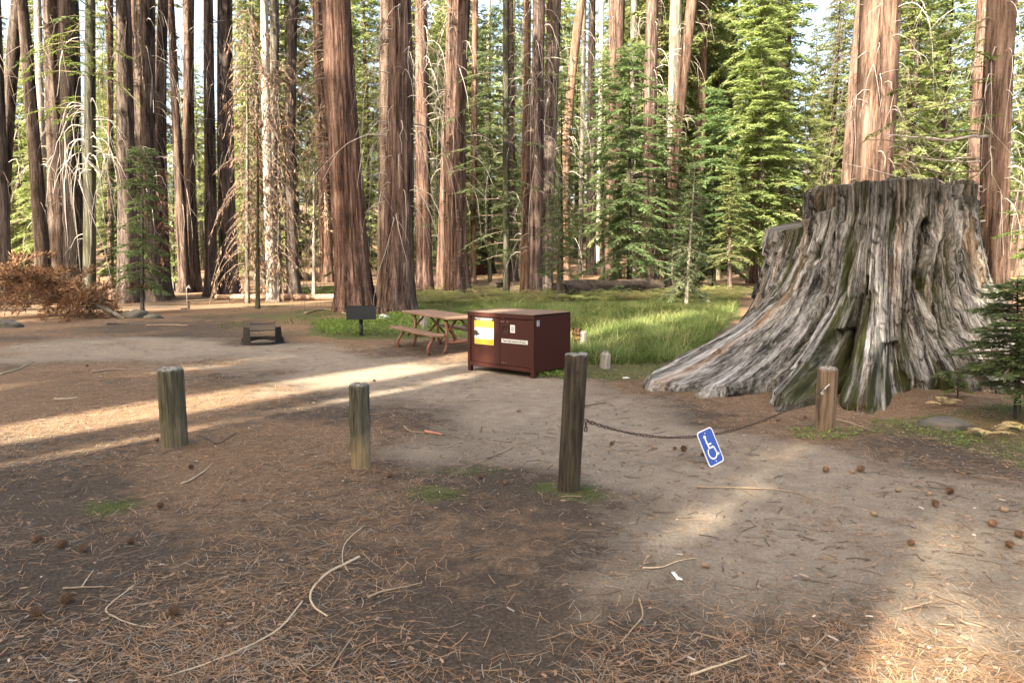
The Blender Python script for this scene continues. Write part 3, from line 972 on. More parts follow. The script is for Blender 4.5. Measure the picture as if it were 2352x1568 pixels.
young('fir_tree', 'soft green fir filling the gap above the far bear locker', 1125, 650, 20, 85, 'fir_leaf', 'bark_moss', 33, 130, 0.9, 5, 0.15, (0.3, -0.1), 0.2, 4, 0.3, 0.26, 0.5, 10)
young('fir_tree', 'feathery fir between the three close trunks and the slanting trunk', 1290, 672, 180, 60, 'fir_leaf', 'bark_moss', 34, 90, 0.7, 6, 0.2, (0.3, -0.1), 0.2, 4, 0.22, 0.24, 0.5, 9)
young('fir_tree', 'bright green fir glimpsed between the brown trunks right of the rusty sapling', 398, 668, 330, 32, 'far_leaf', 'bark_grey', 35, 70, 0.6, 6, 0.1, (0.3, -0.1), 0.2, 4, 0.26, 0.26, 0.5, 8)
young('fir_tree', 'tall shaded fir behind the slanting trunk and the slope', 1385, 650, 120, 62, 'fir_leaf', 'bark_moss', 36, 120, 0.8, 5, 0.2, (0.3, -0.1), 0.2, 4, 0.26, 0.26, 0.5, 9)
young('fir_tree', 'leafy fir right of the big full fir, its tip among the trunks', 1530, 672, 230, 62, 'fir_leaf', 'bark_moss', 37, 100, 0.8, 6, 0.15, (0.3, -0.1), 0.2, 4, 0.24, 0.26, 0.5, 9)
young('fir_sapling', 'layered young fir at the right edge, in front of the stump', 2337, 962, 640, 150, 'fir_leaf', 'bark_moss', 38, 84, 0.27, 26, 0.22, (0.2, -0.05), 0.1, 4, 0.075, 0.24, 0.45, 14)
young('fir_sapling', 'tiny seedling growing left of the layered young fir, by the stump', 2200, 915, 855, 22, 'cedar_leaf', 'bark_cedar', 39, 12, 0.12, 22, 0.3, (0.3, 0.1), 0.1, 4, 0.05, 0.25, 0.5, 3, cat='sapling')
young('fir_sapling', 'green boughs of a fir standing mostly outside the right edge', 2420, 880, 420, 150, 'cedar_leaf', 'bark_moss', 48, 60, 0.35, 16, 0.15, (0.2, -0.1), 0.15, 4, 0.08, 0.24, 0.45, 16)
# dead firs
young('dead_fir', 'dead fir hung with dry orange twigs, left of the white sunlit trunk', 568, 697, 20, 74, 'dry_leaf', 'bark_grey', 41, 110, 0.7, 4.5, 0.08, (0.5, 0.2), 1.25, 4, 0.2, 0.15, 0.12, 11, 0.9, group='dead firs')
young('dead_fir', 'dark dead pole with a few twigs, left of the foot of the white trunk', 592, 709, 250, 34, 'dead_leaf', 'bark_moss', 42, 40, 0.5, 4, 0.25, (0.1, -0.3), 0.6, 3, 0.16, 0.15, 0.4, 11, 0.5, group='dead firs')
young('dead_fir', 'rusty brown dead tree around the middle height of the white sunlit trunk', 640, 694, 140, 58, 'dry_leaf', 'bark_grey', 43, 80, 0.7, 4.5, 0.12, (0.5, 0.2), 1.2, 4, 0.2, 0.15, 0.12, 8, 0.9, group='dead firs')
young('dead_sapling', 'rusty dead sapling at the foot of the broad brown trunks on the left', 374, 690, 385, 26, 'dead_leaf', 'bark_brown', 44, 60, 0.5, 8, 0.25, (0.2, -0.2), 0.5, 4, 0.15, 0.25, 0.3, 7, 0.6, group='dead firs')
young('dead_pole', 'pale yellow broken pole behind the log, left of the leaning giant', 721, 676, 362, 14, 'dry_leaf', 'bark_pale', 45, 10, 0.3, 3, 0.25, (0, -0.3), 0.6, 3, 0.16, 0.15, 0.4, 10, 0.5, group='dead firs')

# pine seedling by the right post
b = G(1846, 905)
t = thing('pine_seedling', 'small bright green pine seedling in front of the stump, left of the right post', 'sapling', b)
rng = np.random.default_rng(77)
mb = MB()
mb.tube([(0, 0, -.02), (.01, 0, .2), (-.01, 0, .36)], [.008, .006, .003], 5)
B0, D0 = [], []
for k in range(9):
    az = k * 2.4
    zb = 0.12 + 0.025 * k
    L = 0.17 * (1 - k / 14)
    e = (L * math.cos(az), L * math.sin(az), zb + 0.08)
    mb.tube([(0, 0, zb), (e[0] * .5, e[1] * .5, zb + .03), e], [.004, .003, .002], 4)
    for j in range(60):
        u = rng.uniform(0.35, 1)
        B0.append((e[0] * u, e[1] * u, zb + (e[2] - zb) * u))
        d = rng.normal(size=3) + np.array([math.cos(az), math.sin(az), .7])
        D0.append(d)
mb.build('stem', M['stick_dark'], t)
B0, D0 = np.array(B0), np.array(D0)
V, F = diamonds(B0, D0, rng.normal(size=B0.shape), rng.uniform(.07, .11, len(B0)), np.full(len(B0), .005))
link('needles', np_mesh('needles', V, F, M['fir_leaf']), t)

# ------------------------------------------------------------------ trees of the background
FAR = []
rng = np.random.default_rng(8)
for k in range(5):
    H = [34, 40, 30, 44, 26][k]
    z0 = [4, 9, 2, 14, 1.5][k]
    cv, lv = fir(rng, H, z0, [4.2, 4.0, 3.8, 4.0, 3.6][k], [250, 240, 230, 210, 210][k], 1.3, 7.5, (0.3, -0.2), 0.25, 4, 0.40, 0.38, 0.6, 0.12, None, None, 0.06, 0.15)
    tm = trunk_mesh('trunk', M[['bark_brown', 'bark_red', 'bark_grey', 'bark_cedar', 'bark_grey'][k]], None, lambda z: (0, 0, z), lambda z, H=H: max(0.03, 0.42 * (1 - z / H) ** 0.8), H, 50 + k, 12, 0.3, 0.04, 1.5)
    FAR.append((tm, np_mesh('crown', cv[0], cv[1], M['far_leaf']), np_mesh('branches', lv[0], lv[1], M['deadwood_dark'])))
KINDS = ['tall brown barked conifer', 'tall reddish barked conifer', 'bushy grey barked conifer', 'very tall orange barked conifer', 'low full crowned conifer']
BINS = [(160, 'behind the twin trunks'), (320, 'behind the mossy fir'), (470, 'behind the slender pair'), (640, 'behind the drab dead firs'), (780, 'left of the leaning giant'), (960, 'behind the two giant trunks'),
        (1110, 'behind the stout knobbly trunk'), (1290, 'behind the three close trunks'), (1450, 'behind the slanting trunk and slope'), (1640, 'behind the big full fir'), (1830, 'beside the tall yellow green fir'), (2060, 'behind the thick orange trunk'), (2240, 'over the stump'), (9999, 'at the far right edge')]
def far_label(x, y, k, far):
    u = 1176 + x / y * FOC
    return KINDS[k] + (' on the far slope ' if far else ' in the background ') + next(b for m_, b in BINS if u < m_)
def far_tree(x, y, k, sc, label, group, rng):
    t = thing('background_conifer', label, 'tree', (x, y, float(zt(x, y)) - 0.1), rng.uniform(0, 6.28), group)
    t.scale = (sc, sc, sc * rng.uniform(0.9, 1.15))
    for nm, mm in zip(('trunk', 'crown', 'branches'), FAR[k]):
        link(nm, mm, t)
n_far = 0
cells = set()
while n_far < 210:
    y = 46 + 110 * rng.uniform() ** 0.9
    x = rng.uniform(-0.95, 0.95) * y
    c = (int(x / 3.4), int(y / 3.4))
    if c in cells:
        continue
    # keep the far camp site and the view up the slope open
    u = 1176 + x / y * FOC
    if y < 75 and (1085 < u < 1200 or 1320 < u < 1390):
        continue
    if u > 1780 and rng.uniform() < 0.25:
        continue
    cells.add(c)
    k = int(rng.integers(0, 5))
    far_tree(x, y, k, rng.uniform(0.8, 1.15) * (1 - 0.3 * float(sstep(0.22, 0.5, -x / y)) - 0.1 * float(sstep(0.3, 0.5, x / y))), far_label(x, y, k, False), 'conifers filling the background', rng)
    n_far += 1
n_far = 0
while n_far < 70:
    y = 160 + 150 * rng.uniform()
    x = rng.uniform(-0.9, 0.9) * y
    c = (int(x / 6), int(y / 6))
    if c in cells:
        continue
    cells.add(c)
    k = int(rng.integers(0, 5))
    far_tree(x, y, k, rng.uniform(0.6, 0.9), far_label(x, y, k, True), 'conifers on the far hillside', rng)
    n_far += 1

# ------------------------------------------------------------------ unseen trees added behind and left of the camera to shape the sun streaks
SN, SD = np.array([0.8, -0.6]), np.array([0.6, 0.8])
rng = np.random.default_rng(15)
SHADE = [(-5.2, -14, 1.15, 0.42, 15.5), (-6.62, -21, 0.44, 0, 0), (-4.2, -30, 0.95, 0.3, 18), (-2.4, -16, 0.62, 0, 0), (-3.2, -24, 0.95, 0.62, 14), (1.3, -18, 1.05, 0.27, 18), (3.2, -27, 0.9, 0.6, 15), (5.1, -20, 0.95, 0.9, 14), (-8.85, -26, 1.5, 0.5, 36), (-0.88, -13, 0.60, 0.20, 10), (-1.75, -22, 0.24, 0.3, 17), (0.1, -30, 0.15, 0.33, 27.2),
         (-11.2, -19, 0.95, 0.62, 14), (-13.4, -30, 0.9, 0.9, 16), (-15.8, -22, 0.9, 0.75, 16), (-18.3, -34, 0.9, 0.9, 18), (-20.6, -25, 0.85, 0.7, 14), (-23.2, -30, 0.9, 0.35, 20), (7.6, -30, 0.8, 0.9, 15), (11, -24, 0.9, 0.7, 16), (-28.0, -34, 0.9, 0.4, 20), (-32.5, -28, 0.8, 0.7, 16)]
SHT = trunk_mesh('trunk', M['bark_red'], None, lambda z: (0, 0, z), lambda z: max(0.05, 1.0 - 0.62 * z / 46), 46, 91, 28, 0.35, 0.05, 1.0)
for i, (s_, t_, r, cs, cz) in enumerate(SHADE):
    p = SN * s_ + SD * t_
    t = thing('sequoia', 'unseen sequoia added behind the camera to streak the clearing with shade', 'tree', (p[0], p[1], 0), rng.uniform(0, 6.28), 'unseen sequoias added for their shade')
    o = link('trunk', SHT, t)
    o.scale = (r, r, 1)
    for kk in range(2 if cs else 0):
        cm, lm = CROWN[(i + kk) % 3]
        rz = rng.uniform(0, 6.28)
        for nm, mm in (('crown', cm), ('limbs', lm)):
            o = link(nm, mm, t, (0, 0, cz + (7 if s_ != 0.1 else 1) * kk), rz)
            o.scale = (cs, cs, 0.9 if s_ != 0.1 else 0.16)
# ------------------------------------------------------------------ the huge grey stump
def mat_stump():
    n = NT('weathered_wood')
    fl = n.attr('flow', 'Vector')
    f1 = n.noise(fl, 8, 6, 0.65, 0.12)
    f2 = n.noise(n.mapv(fl, (1, 1, 1.3)), 24, 4, 0.6)
    f3 = n.noise(n.mapv(fl, (1, 1, 3)), 1.6, 4, 0.6)
    f = n.math('ADD', n.math('MULTIPLY', f1, 0.72), n.math('MULTIPLY', f2, 0.28))
    f4 = n.noise(n.mapv(fl, (1, 1, 2.2)), 62, 3, 0.65)
    f = n.math('ADD', n.math('MULTIPLY', f, 0.74), n.math('MULTIPLY', f4, 0.26))
    c = n.ramp(f, [(0.425, (0.010, 0.009, 0.008)), (0.47, (0.062, 0.058, 0.053)), (0.53, (0.185, 0.178, 0.168)), (0.62, (0.42, 0.41, 0.39))])
    # tan and orange rotten wood
    c = n.mix(n.ramp(n.noise(n.mapv(fl, (1, 1, 1.2), (3, 1, 7)), 2.3, 4, 0.6), [(0.56, 0), (0.68, 0.55)]), c, n.ramp(f, [(0.35, (0.07, 0.035, 0.015)), (0.6, (0.34, 0.20, 0.09))]))
    # dark weathering towards the sawn rim and in streaks
    top = n.math('MULTIPLY', n.attr('rim'), n.ramp(n.noise(n.mapv(fl, (1, 1, .6), (9, 2, 1)), 5, 4, 0.6), [(0.3, 0.35), (0.6, 1)]))
    c = n.mix(n.math('MULTIPLY', top, 0.85, True), c, n.ramp(f, [(0.4, (0.008, 0.007, 0.006)), (0.7, (0.06, 0.053, 0.042))]))
    # moss in the furrows
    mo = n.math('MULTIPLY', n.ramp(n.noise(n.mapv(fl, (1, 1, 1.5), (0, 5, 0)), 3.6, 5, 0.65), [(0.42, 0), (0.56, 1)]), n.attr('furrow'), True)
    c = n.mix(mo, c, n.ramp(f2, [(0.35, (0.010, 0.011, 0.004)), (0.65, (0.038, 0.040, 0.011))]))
    n.bump(n.math('ADD', f, n.math('MULTIPLY', f3, 0.3)), 0.6, 0.05)
    return n.done(c, 0.9, 0.15)
M['stump'] = mat_stump()

SC0 = np.array([5.6, 10.2])
SC = np.array([5.45, 10.15])
ctrl = np.array([(-10, 1.9), (0, 1.9), (60, 1.9), (110, 1.9), (150, 2.3), (175, 2.9), (190, 3.5), (198, 3.95), (203, 4.02), (207, 3.2), (211, 3.95), (215, 2.95), (219, 2.9), (223, 3.8), (227, 4.0), (229.5, 3.6), (231.5, 2.45), (234, 3.3), (236.5, 3.72), (240, 3.75), (242.5, 3.4), (245, 2.5), (250, 1.95), (258, 1.9), (265, 2.05), (272, 1.85), (290, 1.95), (310, 1.9), (330, 1.95), (350, 1.9), (360, 1.9)])
_w = SC0 + ctrl[:, 1:2] * np.stack([np.cos(np.radians(ctrl[:, 0])), np.sin(np.radians(ctrl[:, 0]))], 1) - SC
_a = np.degrees(np.arctan2(_w[:, 1], _w[:, 0])) % 360
_m = (ctrl[:, 0] > 170) & (ctrl[:, 0] < 248)
toes = np.stack([_a[_m], np.hypot(_w[_m, 0], _w[_m, 1])], 1)
rest = np.array([(-10, 2.3), (0, 2.1), (60, 1.8), (110, 1.8), (150, 2.2), (256, 1.75), (262, 1.85), (268, 1.95), (276, 1.75), (290, 2.1), (310, 2.4), (325, 2.6), (340, 2.5), (350, 2.3), (360, 2.1)])
ctrl = np.concatenate([toes, rest])
ctrl = ctrl[np.argsort(ctrl[:, 0])]
shc = np.array([(-10, 0.97), (60, 1.0), (100, 1.2), (135, 1.42), (160, 1.46), (185, 1.44), (205, 1.34), (220, 1.2), (240, 1.1), (265, 1.05), (300, 0.99), (360, 0.97)])
nt, nz = 900, 190
th = np.linspace(0, 2 * np.pi, nt, endpoint=False)
sv = np.linspace(0, 1, nz)
zs = -0.25 + (2.66 + 0.25) * (0.35 * sv ** 1.0 + 0.65 * sv ** 1.7)
Zg, Tg = np.meshgrid(zs, th, indexing='ij')
c_, s_ = np.cos(Tg), np.sin(Tg)
zz = np.maximum(Zg, 0)
# the grain wanders a little with height
Tw = Tg + 0.05 * vnoise(c_ * 2, s_ * 2, zz * 0.9) + 0.02 * vnoise(c_ * 7, s_ * 7, zz * 1.7)
deg = np.degrees(Tw) % 360
rb = np.interp(deg, ctrl[:, 0], ctrl[:, 1])
rs = np.interp(deg, shc[:, 0], shc[:, 1])
ztoe = 0.13 + 0.10 * vnoise(np.cos(Tw) * 11, np.sin(Tw) * 11, 2)
g = np.exp(-np.maximum(0, zz - ztoe) / 0.66) * (1 + 0.05 * sstep(.25, 0, zz)) * (1 - sstep(1.7, 2.4, zz) * .5)
R = rs + (rb - rs) * g
core = 0.99 + 0.03 * vnoise(c_ * 3, s_ * 3, 0.5)
ledge_z = 2.10 + 0.05 * vnoise(Tg * 3, 1.1, 0) + 0.25 * sstep(190, 212, deg) + 0.35 * sstep(212, 226, deg)
cut = sstep(-0.02, 0.10, Zg - ledge_z)
R = np.where(R > core, R + (core - R) * cut, R)
cw, sw = np.cos(Tw), np.sin(Tw)
big = vnoise(cw * 5.5, sw * 5.5, zz * 0.45)
midn = vnoise(cw * 13, sw * 13, zz * 0.55)
rid = 1 - np.abs(vnoise(cw * 22, sw * 22, zz * 0.5 + 4)) ** 0.7
fin = 1 - np.abs(vnoise(cw * 52, sw * 52, zz * 0.9 + 9)) ** 0.8
fin2 = vnoise(cw * 110, sw * 110, zz * 3.5)
spread = R / 1.2
crk = np.abs(vnoise(cw * 8.5 + 2, sw * 8.5, zz * 0.4)) + 0.5 * np.maximum(0, vnoise(cw * 4, sw * 4, zz * 1.2 + 7))
crk2 = np.abs(vnoise(cw * 19 + 2, sw * 19, zz * 0.7)) + 0.5 * np.maximum(0, vnoise(cw * 9, sw * 9, zz * 2 + 7))
disp = 0.070 * big + 0.036 * midn + 0.050 * (rid - 0.55) + 0.034 * (fin - 0.55) + 0.007 * fin2 + 0.018 * fbm(cw * 9, sw * 9, zz * 4, 3)
# broken plates: steps where old surface layers have flaked off
pl = fbm(cw * 5 + 3, sw * 5, zz * 0.8, 3)
disp = disp + 0.06 * sstep(0.02, 0.05, pl) - 0.06 * sstep(0.14, 0.17, -pl)
pl2 = fbm(cw * 14 + 3, sw * 14, zz * 2.2, 3)
disp = disp + 0.03 * sstep(0.05, 0.09, pl2) - 0.03 * sstep(0.12, 0.15, -pl2)
disp = disp - 0.13 * (1 - sstep(0.0, 0.07, crk)) - 0.06 * (1 - sstep(0.0, 0.09, crk2))
disp = disp + 0.12 * vnoise(cw * 16, sw * 16, zz * 2.0) * (1 - sstep(0.1, 0.8, zz))
disp = disp * (0.75 + 0.25 * spread)
def dent(dc, zc, dw, zw, depth, p=2):
    dd = ((deg - dc + 180) % 360 - 180) / dw
    q = np.clip(1 - np.abs(dd) ** p, 0, 1) * np.clip(1 - np.abs((Zg - zc) / zw) ** p, 0, 1)
    return depth * np.minimum(1, q * 3)
cav = 0.72 * dent(266, 1.45, 3.0, 0.72, 0.20, 4) + dent(288, 2.38, 4.2, 0.12, 0.3, 3) + dent(230.8, 0.42, 2.6, 0.34, 0.55) + dent(247, 0.3, 5, 0.3, 0.25) + dent(236, 1.28, 1.0, 0.14, 0.2) + dent(209, 0.2, 1.5, 0.2, 0.3) + dent(176, 1.0, 2.5, 0.12, 0.2) + dent(255, 2.1, 2.2, 0.6, 0.05, 4) + dent(219, .3, 1.2, .6, .18)
R2 = R + disp - cav
rimz = 0.03 * vnoise(c_[0] * 9, s_[0] * 9, 3) + 0.02 * vnoise(c_[0] * 25, s_[0] * 25, 3) - 0.07 * np.where((np.degrees(th) > 274) & (np.degrees(th) < 300), 1, 0) + 0.05 * c_[0] * 0
Zf = Zg + np.clip((zz - 2.2) / 0.46, 0, 1) * rimz[None, :]
V = np.stack([SC[0] + R2 * c_, SC[1] + R2 * s_, Zf], -1)
flow = np.stack([cw * 4, sw * 4, np.cumsum(np.full_like(Zg, 1.0), 0) * 0.0013 + zz * 0.05], -1)
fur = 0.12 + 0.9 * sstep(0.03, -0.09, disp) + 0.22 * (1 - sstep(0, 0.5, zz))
rim = np.maximum(sstep(1.75, 2.62, zz), sstep(0.35, -0.02, ledge_z - Zg) * (R > core - .05) * (deg < 232) * (deg > 120) * .8)
rings = [V.reshape(-1, 3)]
fl_, fu_, ri_ = [flow.reshape(-1, 3)], [fur.ravel()], [rim.ravel()]
for k, (fr, dz) in enumerate(((0.97, 0.015), (0.88, -0.02), (0.7, -0.05), (0.45, -0.08), (0.2, -0.06), (0.02, -0.05))):
    vr = V[-1].copy()
    vr[:, 0] = SC[0] + (vr[:, 0] - SC[0]) * fr
    vr[:, 1] = SC[1] + (vr[:, 1] - SC[1]) * fr
    vr[:, 2] += dz + 0.04 * vnoise(vr[:, 0] * 5, vr[:, 1] * 5, 2)
    rings.append(vr)
    fl_.append(flow[-1] * np.array([fr, fr, 1]))
    fu_.append(np.full(nt, 0.6))
    ri_.append(np.ones(nt))
VV = np.concatenate(rings)
rows = nz + 6
id_ = np.arange(rows * nt).reshape(rows, nt)
rr = np.roll(id_, -1, 1)
F = np.stack([id_[:-1], rr[:-1], rr[1:], id_[1:]], -1).reshape(-1, 4)
stump = thing('giant_stump', 'huge weathered grey sequoia stump with spreading roots and mossy furrows', 'stump', (SC[0], SC[1], 0))
flA, fuA, riA = np.concatenate(fl_), np.concatenate(fu_), np.concatenate(ri_)
VV = VV - np.array([SC[0], SC[1], 0])
nb_ = nz * nt
for nm_, va, vb in (('weathered_wood', 0, nz), ('sawn_top', nz - 1, rows)):
    sl = slice(va * nt, vb * nt)
    Fs = F[va * nt:(vb - 1) * nt] - va * nt
    me = np_mesh(nm_, VV[sl], Fs, M['stump'], True)
    for nm, a, ty in (('flow', flA[sl], 'FLOAT_VECTOR'), ('furrow', fuA[sl], 'FLOAT'), ('rim', riA[sl], 'FLOAT')):
        at = me.attributes.new(nm, ty, 'POINT')
        at.data.foreach_set('vector' if ty == 'FLOAT_VECTOR' else 'value', a.astype(np.float32).ravel())
    link(nm_, me, stump)

# ------------------------------------------------------------------ wooden posts
def mat_post(name, dark, mid, light, tan=None, tanz=(0.35, 0.0), green=0.3):
    n = NT(name)
    v = n.coord('Object', (1, 1, 0.06))
    f = n.noise(v, 42, 5, 0.65, 0.4)
    c = n.ramp(f, [(0.35, dark), (0.5, mid), (0.68, light)])
    z = n.t.nodes.new('ShaderNodeSeparateXYZ')
    n.l(n.coord('Object'), z.inputs[0])
    blot = n.noise(n.coord('Object', (1, 1, .45)), 9, 4)
    if tan:
        m = n.math('ADD', n.math('MULTIPLY', n.math('SUBTRACT', tanz[0], z.outputs[2]), 2.2), n.math('SUBTRACT', blot, 0.45))
        c = n.mix(n.ramp(m, [(0.25, 0), (0.7, 0.85)]), c, n.ramp(f, [(0.35, tan[0]), (0.65, tan[1])]))
    c = n.mix(n.ramp(n.noise(n.coord('Object', (1, 1, .5)), 14, 5), [(0.5, 0), (0.66, green)]), c, (0.045, 0.05, 0.022))
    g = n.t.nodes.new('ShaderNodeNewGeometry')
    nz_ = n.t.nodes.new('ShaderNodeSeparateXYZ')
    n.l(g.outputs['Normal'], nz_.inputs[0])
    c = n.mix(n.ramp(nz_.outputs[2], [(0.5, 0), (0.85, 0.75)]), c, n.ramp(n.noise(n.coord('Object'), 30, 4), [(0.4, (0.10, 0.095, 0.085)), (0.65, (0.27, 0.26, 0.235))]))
    n.bump(f, 0.7, 0.012)
    return n.done(c, 0.88, 0.2)
M['post_green'] = mat_post('post_green', (0.018, 0.018, 0.012), (0.060, 0.056, 0.036), (0.12, 0.105, 0.068), ((0.07, 0.06, 0.04), (0.15, 0.125, 0.082)), (0.42, 0))
M['post_tan'] = mat_post('post_tan', (0.02, 0.019, 0.013), (0.066, 0.062, 0.044), (0.13, 0.115, 0.08), ((0.13, 0.095, 0.052), (0.25, 0.19, 0.11)), (0.42, 0))
M['post_dark'] = mat_post('post_dark', (0.012, 0.009, 0.007), (0.032, 0.025, 0.019), (0.070, 0.056, 0.040), None)
M['post_brown'] = mat_post('post_brown', (0.05, 0.033, 0.021), (0.115, 0.082, 0.054), (0.165, 0.122, 0.082), None, green=0.0)
M['post_grey'] = mat_post('post_grey', (0.09, 0.085, 0.075), (0.20, 0.19, 0.165), (0.32, 0.30, 0.26), None, green=0.35)

def post(name, label, base, h, r, mat, lean=(0, 0), cham=(0.03, 0.02), cracks=(), knots=(), seed=0, group=None, nseg=72):
    rg = np.random.default_rng(seed)
    zs_ = np.concatenate([[-0.12, 0], np.linspace(0.02, h - cham[1], 34)])
    t_ = np.linspace(0, 2 * np.pi, nseg, endpoint=False)
    Zp, Tp = np.meshgrid(zs_, t_, indexing='ij')
    cc, ss = np.cos(Tp), np.sin(Tp)
    Rp = r * (1 + 0.03 * vnoise(cc * 2 + seed, ss * 2, Zp * 1.5) + 0.018 * vnoise(cc * 7 + seed, ss * 7, Zp * 0.8) + 0.012 * vnoise(cc * 18, ss * 18 + seed, Zp * 0.6))
    for (q, z0_, z1_, w, d) in cracks:
        dq = (Tp - q - 0.10 * vnoise(Zp * 6, seed + 2.0, 0) + np.pi) % (2 * np.pi) - np.pi
        Rp = Rp - d * np.exp(-(dq / w) ** 2) * sstep(z0_ - .04, z0_ + .04, Zp) * (1 - sstep(z1_ - .04, z1_ + .04, Zp))
    for (q, z0_, sz, d) in knots:
        dq = ((Tp - q + np.pi) % (2 * np.pi) - np.pi) * r
        Rp = Rp + d * np.exp(-(dq ** 2 + (Zp - z0_) ** 2) / sz ** 2)
    rings_ = [(Rp, Zp)]
    e = Rp[-1]
    wob = 0.005 * vnoise(cc[0] * 3, ss[0] * 3, seed)
    extra = []
    for fr, dz in ((1 - cham[0] * 0.5 / r, cham[1] * 0.6), (1 - cham[0] / r, cham[1]), (0.55, cham[1] + 0.004), (0.12, cham[1] + 0.002)):
        extra.append((e * fr, np.full(nseg, h - cham[1] + dz) + wob))
    Rall = np.concatenate([Rp] + [a[None] for a, b_ in extra])
    Zall = np.concatenate([Zp] + [b_[None] for a, b_ in extra])
    Vp = np.stack([Rall * np.cos(t_) + lean[0] * Zall, Rall * np.sin(t_) + lean[1] * Zall, Zall], -1).reshape(-1, 3)
    ro = Rall.shape[0]
    ii = np.arange(ro * nseg).reshape(ro, nseg)
    r2 = np.roll(ii, -1, 1)
    Fp = np.stack([ii[:-1], r2[:-1], r2[1:], ii[1:]], -1).reshape(-1, 4)
    o = link(name, np_mesh(name, Vp, Fp, M[mat], True), None, base)
    return tag(o, label, 'post', group)
CQ = -math.pi / 2                                       # side that faces the photographer
bL, bM, bT, bR = G(401, 1022), G(830, 1072), G(1305, 1126), G(1894, 987)
bT.z = bR.z = bL.z = bM.z = 0
post('bollard', 'thick greenish wooden post with a long crack, leftmost of the row in the clearing', bL, 0.685, 0.106, 'post_green', (0.0, 0), (0.028, 0.022), ((CQ - 0.45, 0.25, 0.7, 0.06, 0.022), (CQ + 0.5, 0, 0.4, 0.05, 0.01)), ((CQ - 0.35, 0.37, 0.025, 0.006),), 1, 'wooden posts across the clearing')
post('bollard', 'knotty wooden post with a tan lower half, second from the left', bM, 0.655, 0.076, 'post_tan', (-0.005, 0), (0.022, 0.02), ((CQ + 0.15, 0.1, 0.62, 0.05, 0.010),), ((CQ - 1.5, 0.38, 0.07, 0.012), (CQ - 1.45, 0.17, 0.04, 0.018), (CQ + 1.3, 0.36, 0.05, 0.008), (CQ - .3, .54, .02, .006)), 2, 'wooden posts across the clearing')
post('bollard', 'tall dark leaning post that holds the left end of the chain', bT, 0.955, 0.077, 'post_dark', (0.052, 0), (0.004, 0.004), ((CQ + 0.05, 0.02, 0.45, 0.06, 0.016), (CQ - 0.7, 0, 0.3, 0.06, 0.012), (CQ + 0.55, 0.3, 0.8, 0.05, 0.008), (CQ - .3, .5, .95, .05, .006)), ((CQ + .25, .5, .03, -.005), (CQ + 0.1, .83, .02, -.008)), 3, 'wooden posts across the clearing')
post('bollard', 'smooth brown post in front of the stump that holds the right end of the chain', bR, 0.605, 0.091, 'post_brown', (0.004, 0), (0.022, 0.022), ((CQ - 0.3, 0.1, 0.36, 0.05, 0.008),), ((CQ + 0.6, 0.17, 0.02, -0.008), (CQ + .15, .33, .015, -.005)), 4, 'wooden posts across the clearing')
post('short_post', 'short grey post with a whitish top, sunk in the grass in front of the meadow', G(1390, 846), 0.26, 0.082, 'post_grey', (0, 0), (0.05, 0.05), ((CQ + .2, 0, .2, .06, .008),), (), 5, 'short posts around the meadow')
post('short_post', 'grey post just behind the right rear corner of the bear locker', G(1338, 806), 0.36, 0.078, 'post_grey', (0, 0), (0.02, 0.03), (), (), 6, 'short posts around the meadow')
post('short_post', 'pale grey post seen under the picnic table top', G(974, 757), 0.32, 0.098, 'post_grey', (0, 0), (0.015, 0.02), ((CQ - .4, .1, .3, .05, .01),), ((CQ - .3, .22, .03, -.02),), 7, 'short posts around the meadow')
# rotten little stump beside it
b = G(1324, 806)
mb = MB()
rg = np.random.default_rng(9)
pr = []
for k in range(26):
    pr.append((0.075 + 0.012 * math.sin(k * 1.3), -0.1 + 0.52 * k / 25))
mb.lathe(pr, 28)
mb.v = [(x * (1 + .35 * float(vnoise(x * 30, y * 30, z * 5))), y * (1 + .35 * float(vnoise(x * 30 + 4, y * 30, z * 5))), z + .05 * float(vnoise(x * 20, y * 20, 3)) * (z > .3)) for x, y, z in mb.v]
M['rotten'] = mat_simple('rotten', (0.05, 0.035, 0.025), 0.9, 0.4, 26, bump=0.8, col2=(0.26, 0.13, 0.05), bd=0.02)
tag(mb.build('rotten_stump', M['rotten'], None, True, b), 'small rotten orange and black stump against the right rear of the bear locker', 'stump')

# ------------------------------------------------------------------ chain with the accessible-site sign
M['chain'] = mat_simple('chain', (0.055, 0.035, 0.026), 0.6, 0.5, 80, 0.4, 0.4, 0.4, None, 0.002)
M['zinc'] = mat_simple('zinc', (0.42, 0.41, 0.39), 0.45, 0.2, 60, 0.5, 0.2, 0.8, None, 0.001)
def link_mesh(nm, L, w, r, mat):
    mb = MB()
    pts = []
    hl, hw = L / 2 - w / 2, w / 2 - r
    for k in range(7):
        q = -math.pi / 2 + math.pi * k / 6
        pts.append((hl + hw * math.cos(q), hw * math.sin(q), 0))
    for k in range(7):
        q = math.pi / 2 + math.pi * k / 6
        pts.append((-hl + hw * math.cos(q), hw * math.sin(q), 0))
    mb.tube(pts, r, 6, closed=True)
    return mb.mesh(nm, mat, True)
LM = link_mesh('link', 0.044, 0.026, 0.0038, M['chain'])
A_ = Vector((bT.x + 0.052 * 0.5 + 0.078, bT.y - 0.01, 0.500))
B_ = Vector((bR.x - 0.05, bR.y - 0.085, 0.425))
ch = thing('chain', 'rusty chain sagging from the tall dark post to the brown post', 'chain', A_)
def chain_pt(u):
    p = A_.lerp(B_, u)
    sag = 0.255 * 4 * u * (1 - u) * (1 + 0.25 * (0.5 - u))
    return Vector((p.x, p.y, p.z - sag))
us = [k / 4000 for k in range(4001)]
acc, pitch, pts = 0.0, 0.033, [chain_pt(0)]
for k in range(4000):
    acc += (chain_pt(us[k + 1]) - chain_pt(us[k])).length
    if acc >= pitch:
        pts.append(chain_pt(us[k + 1]))
        acc = 0
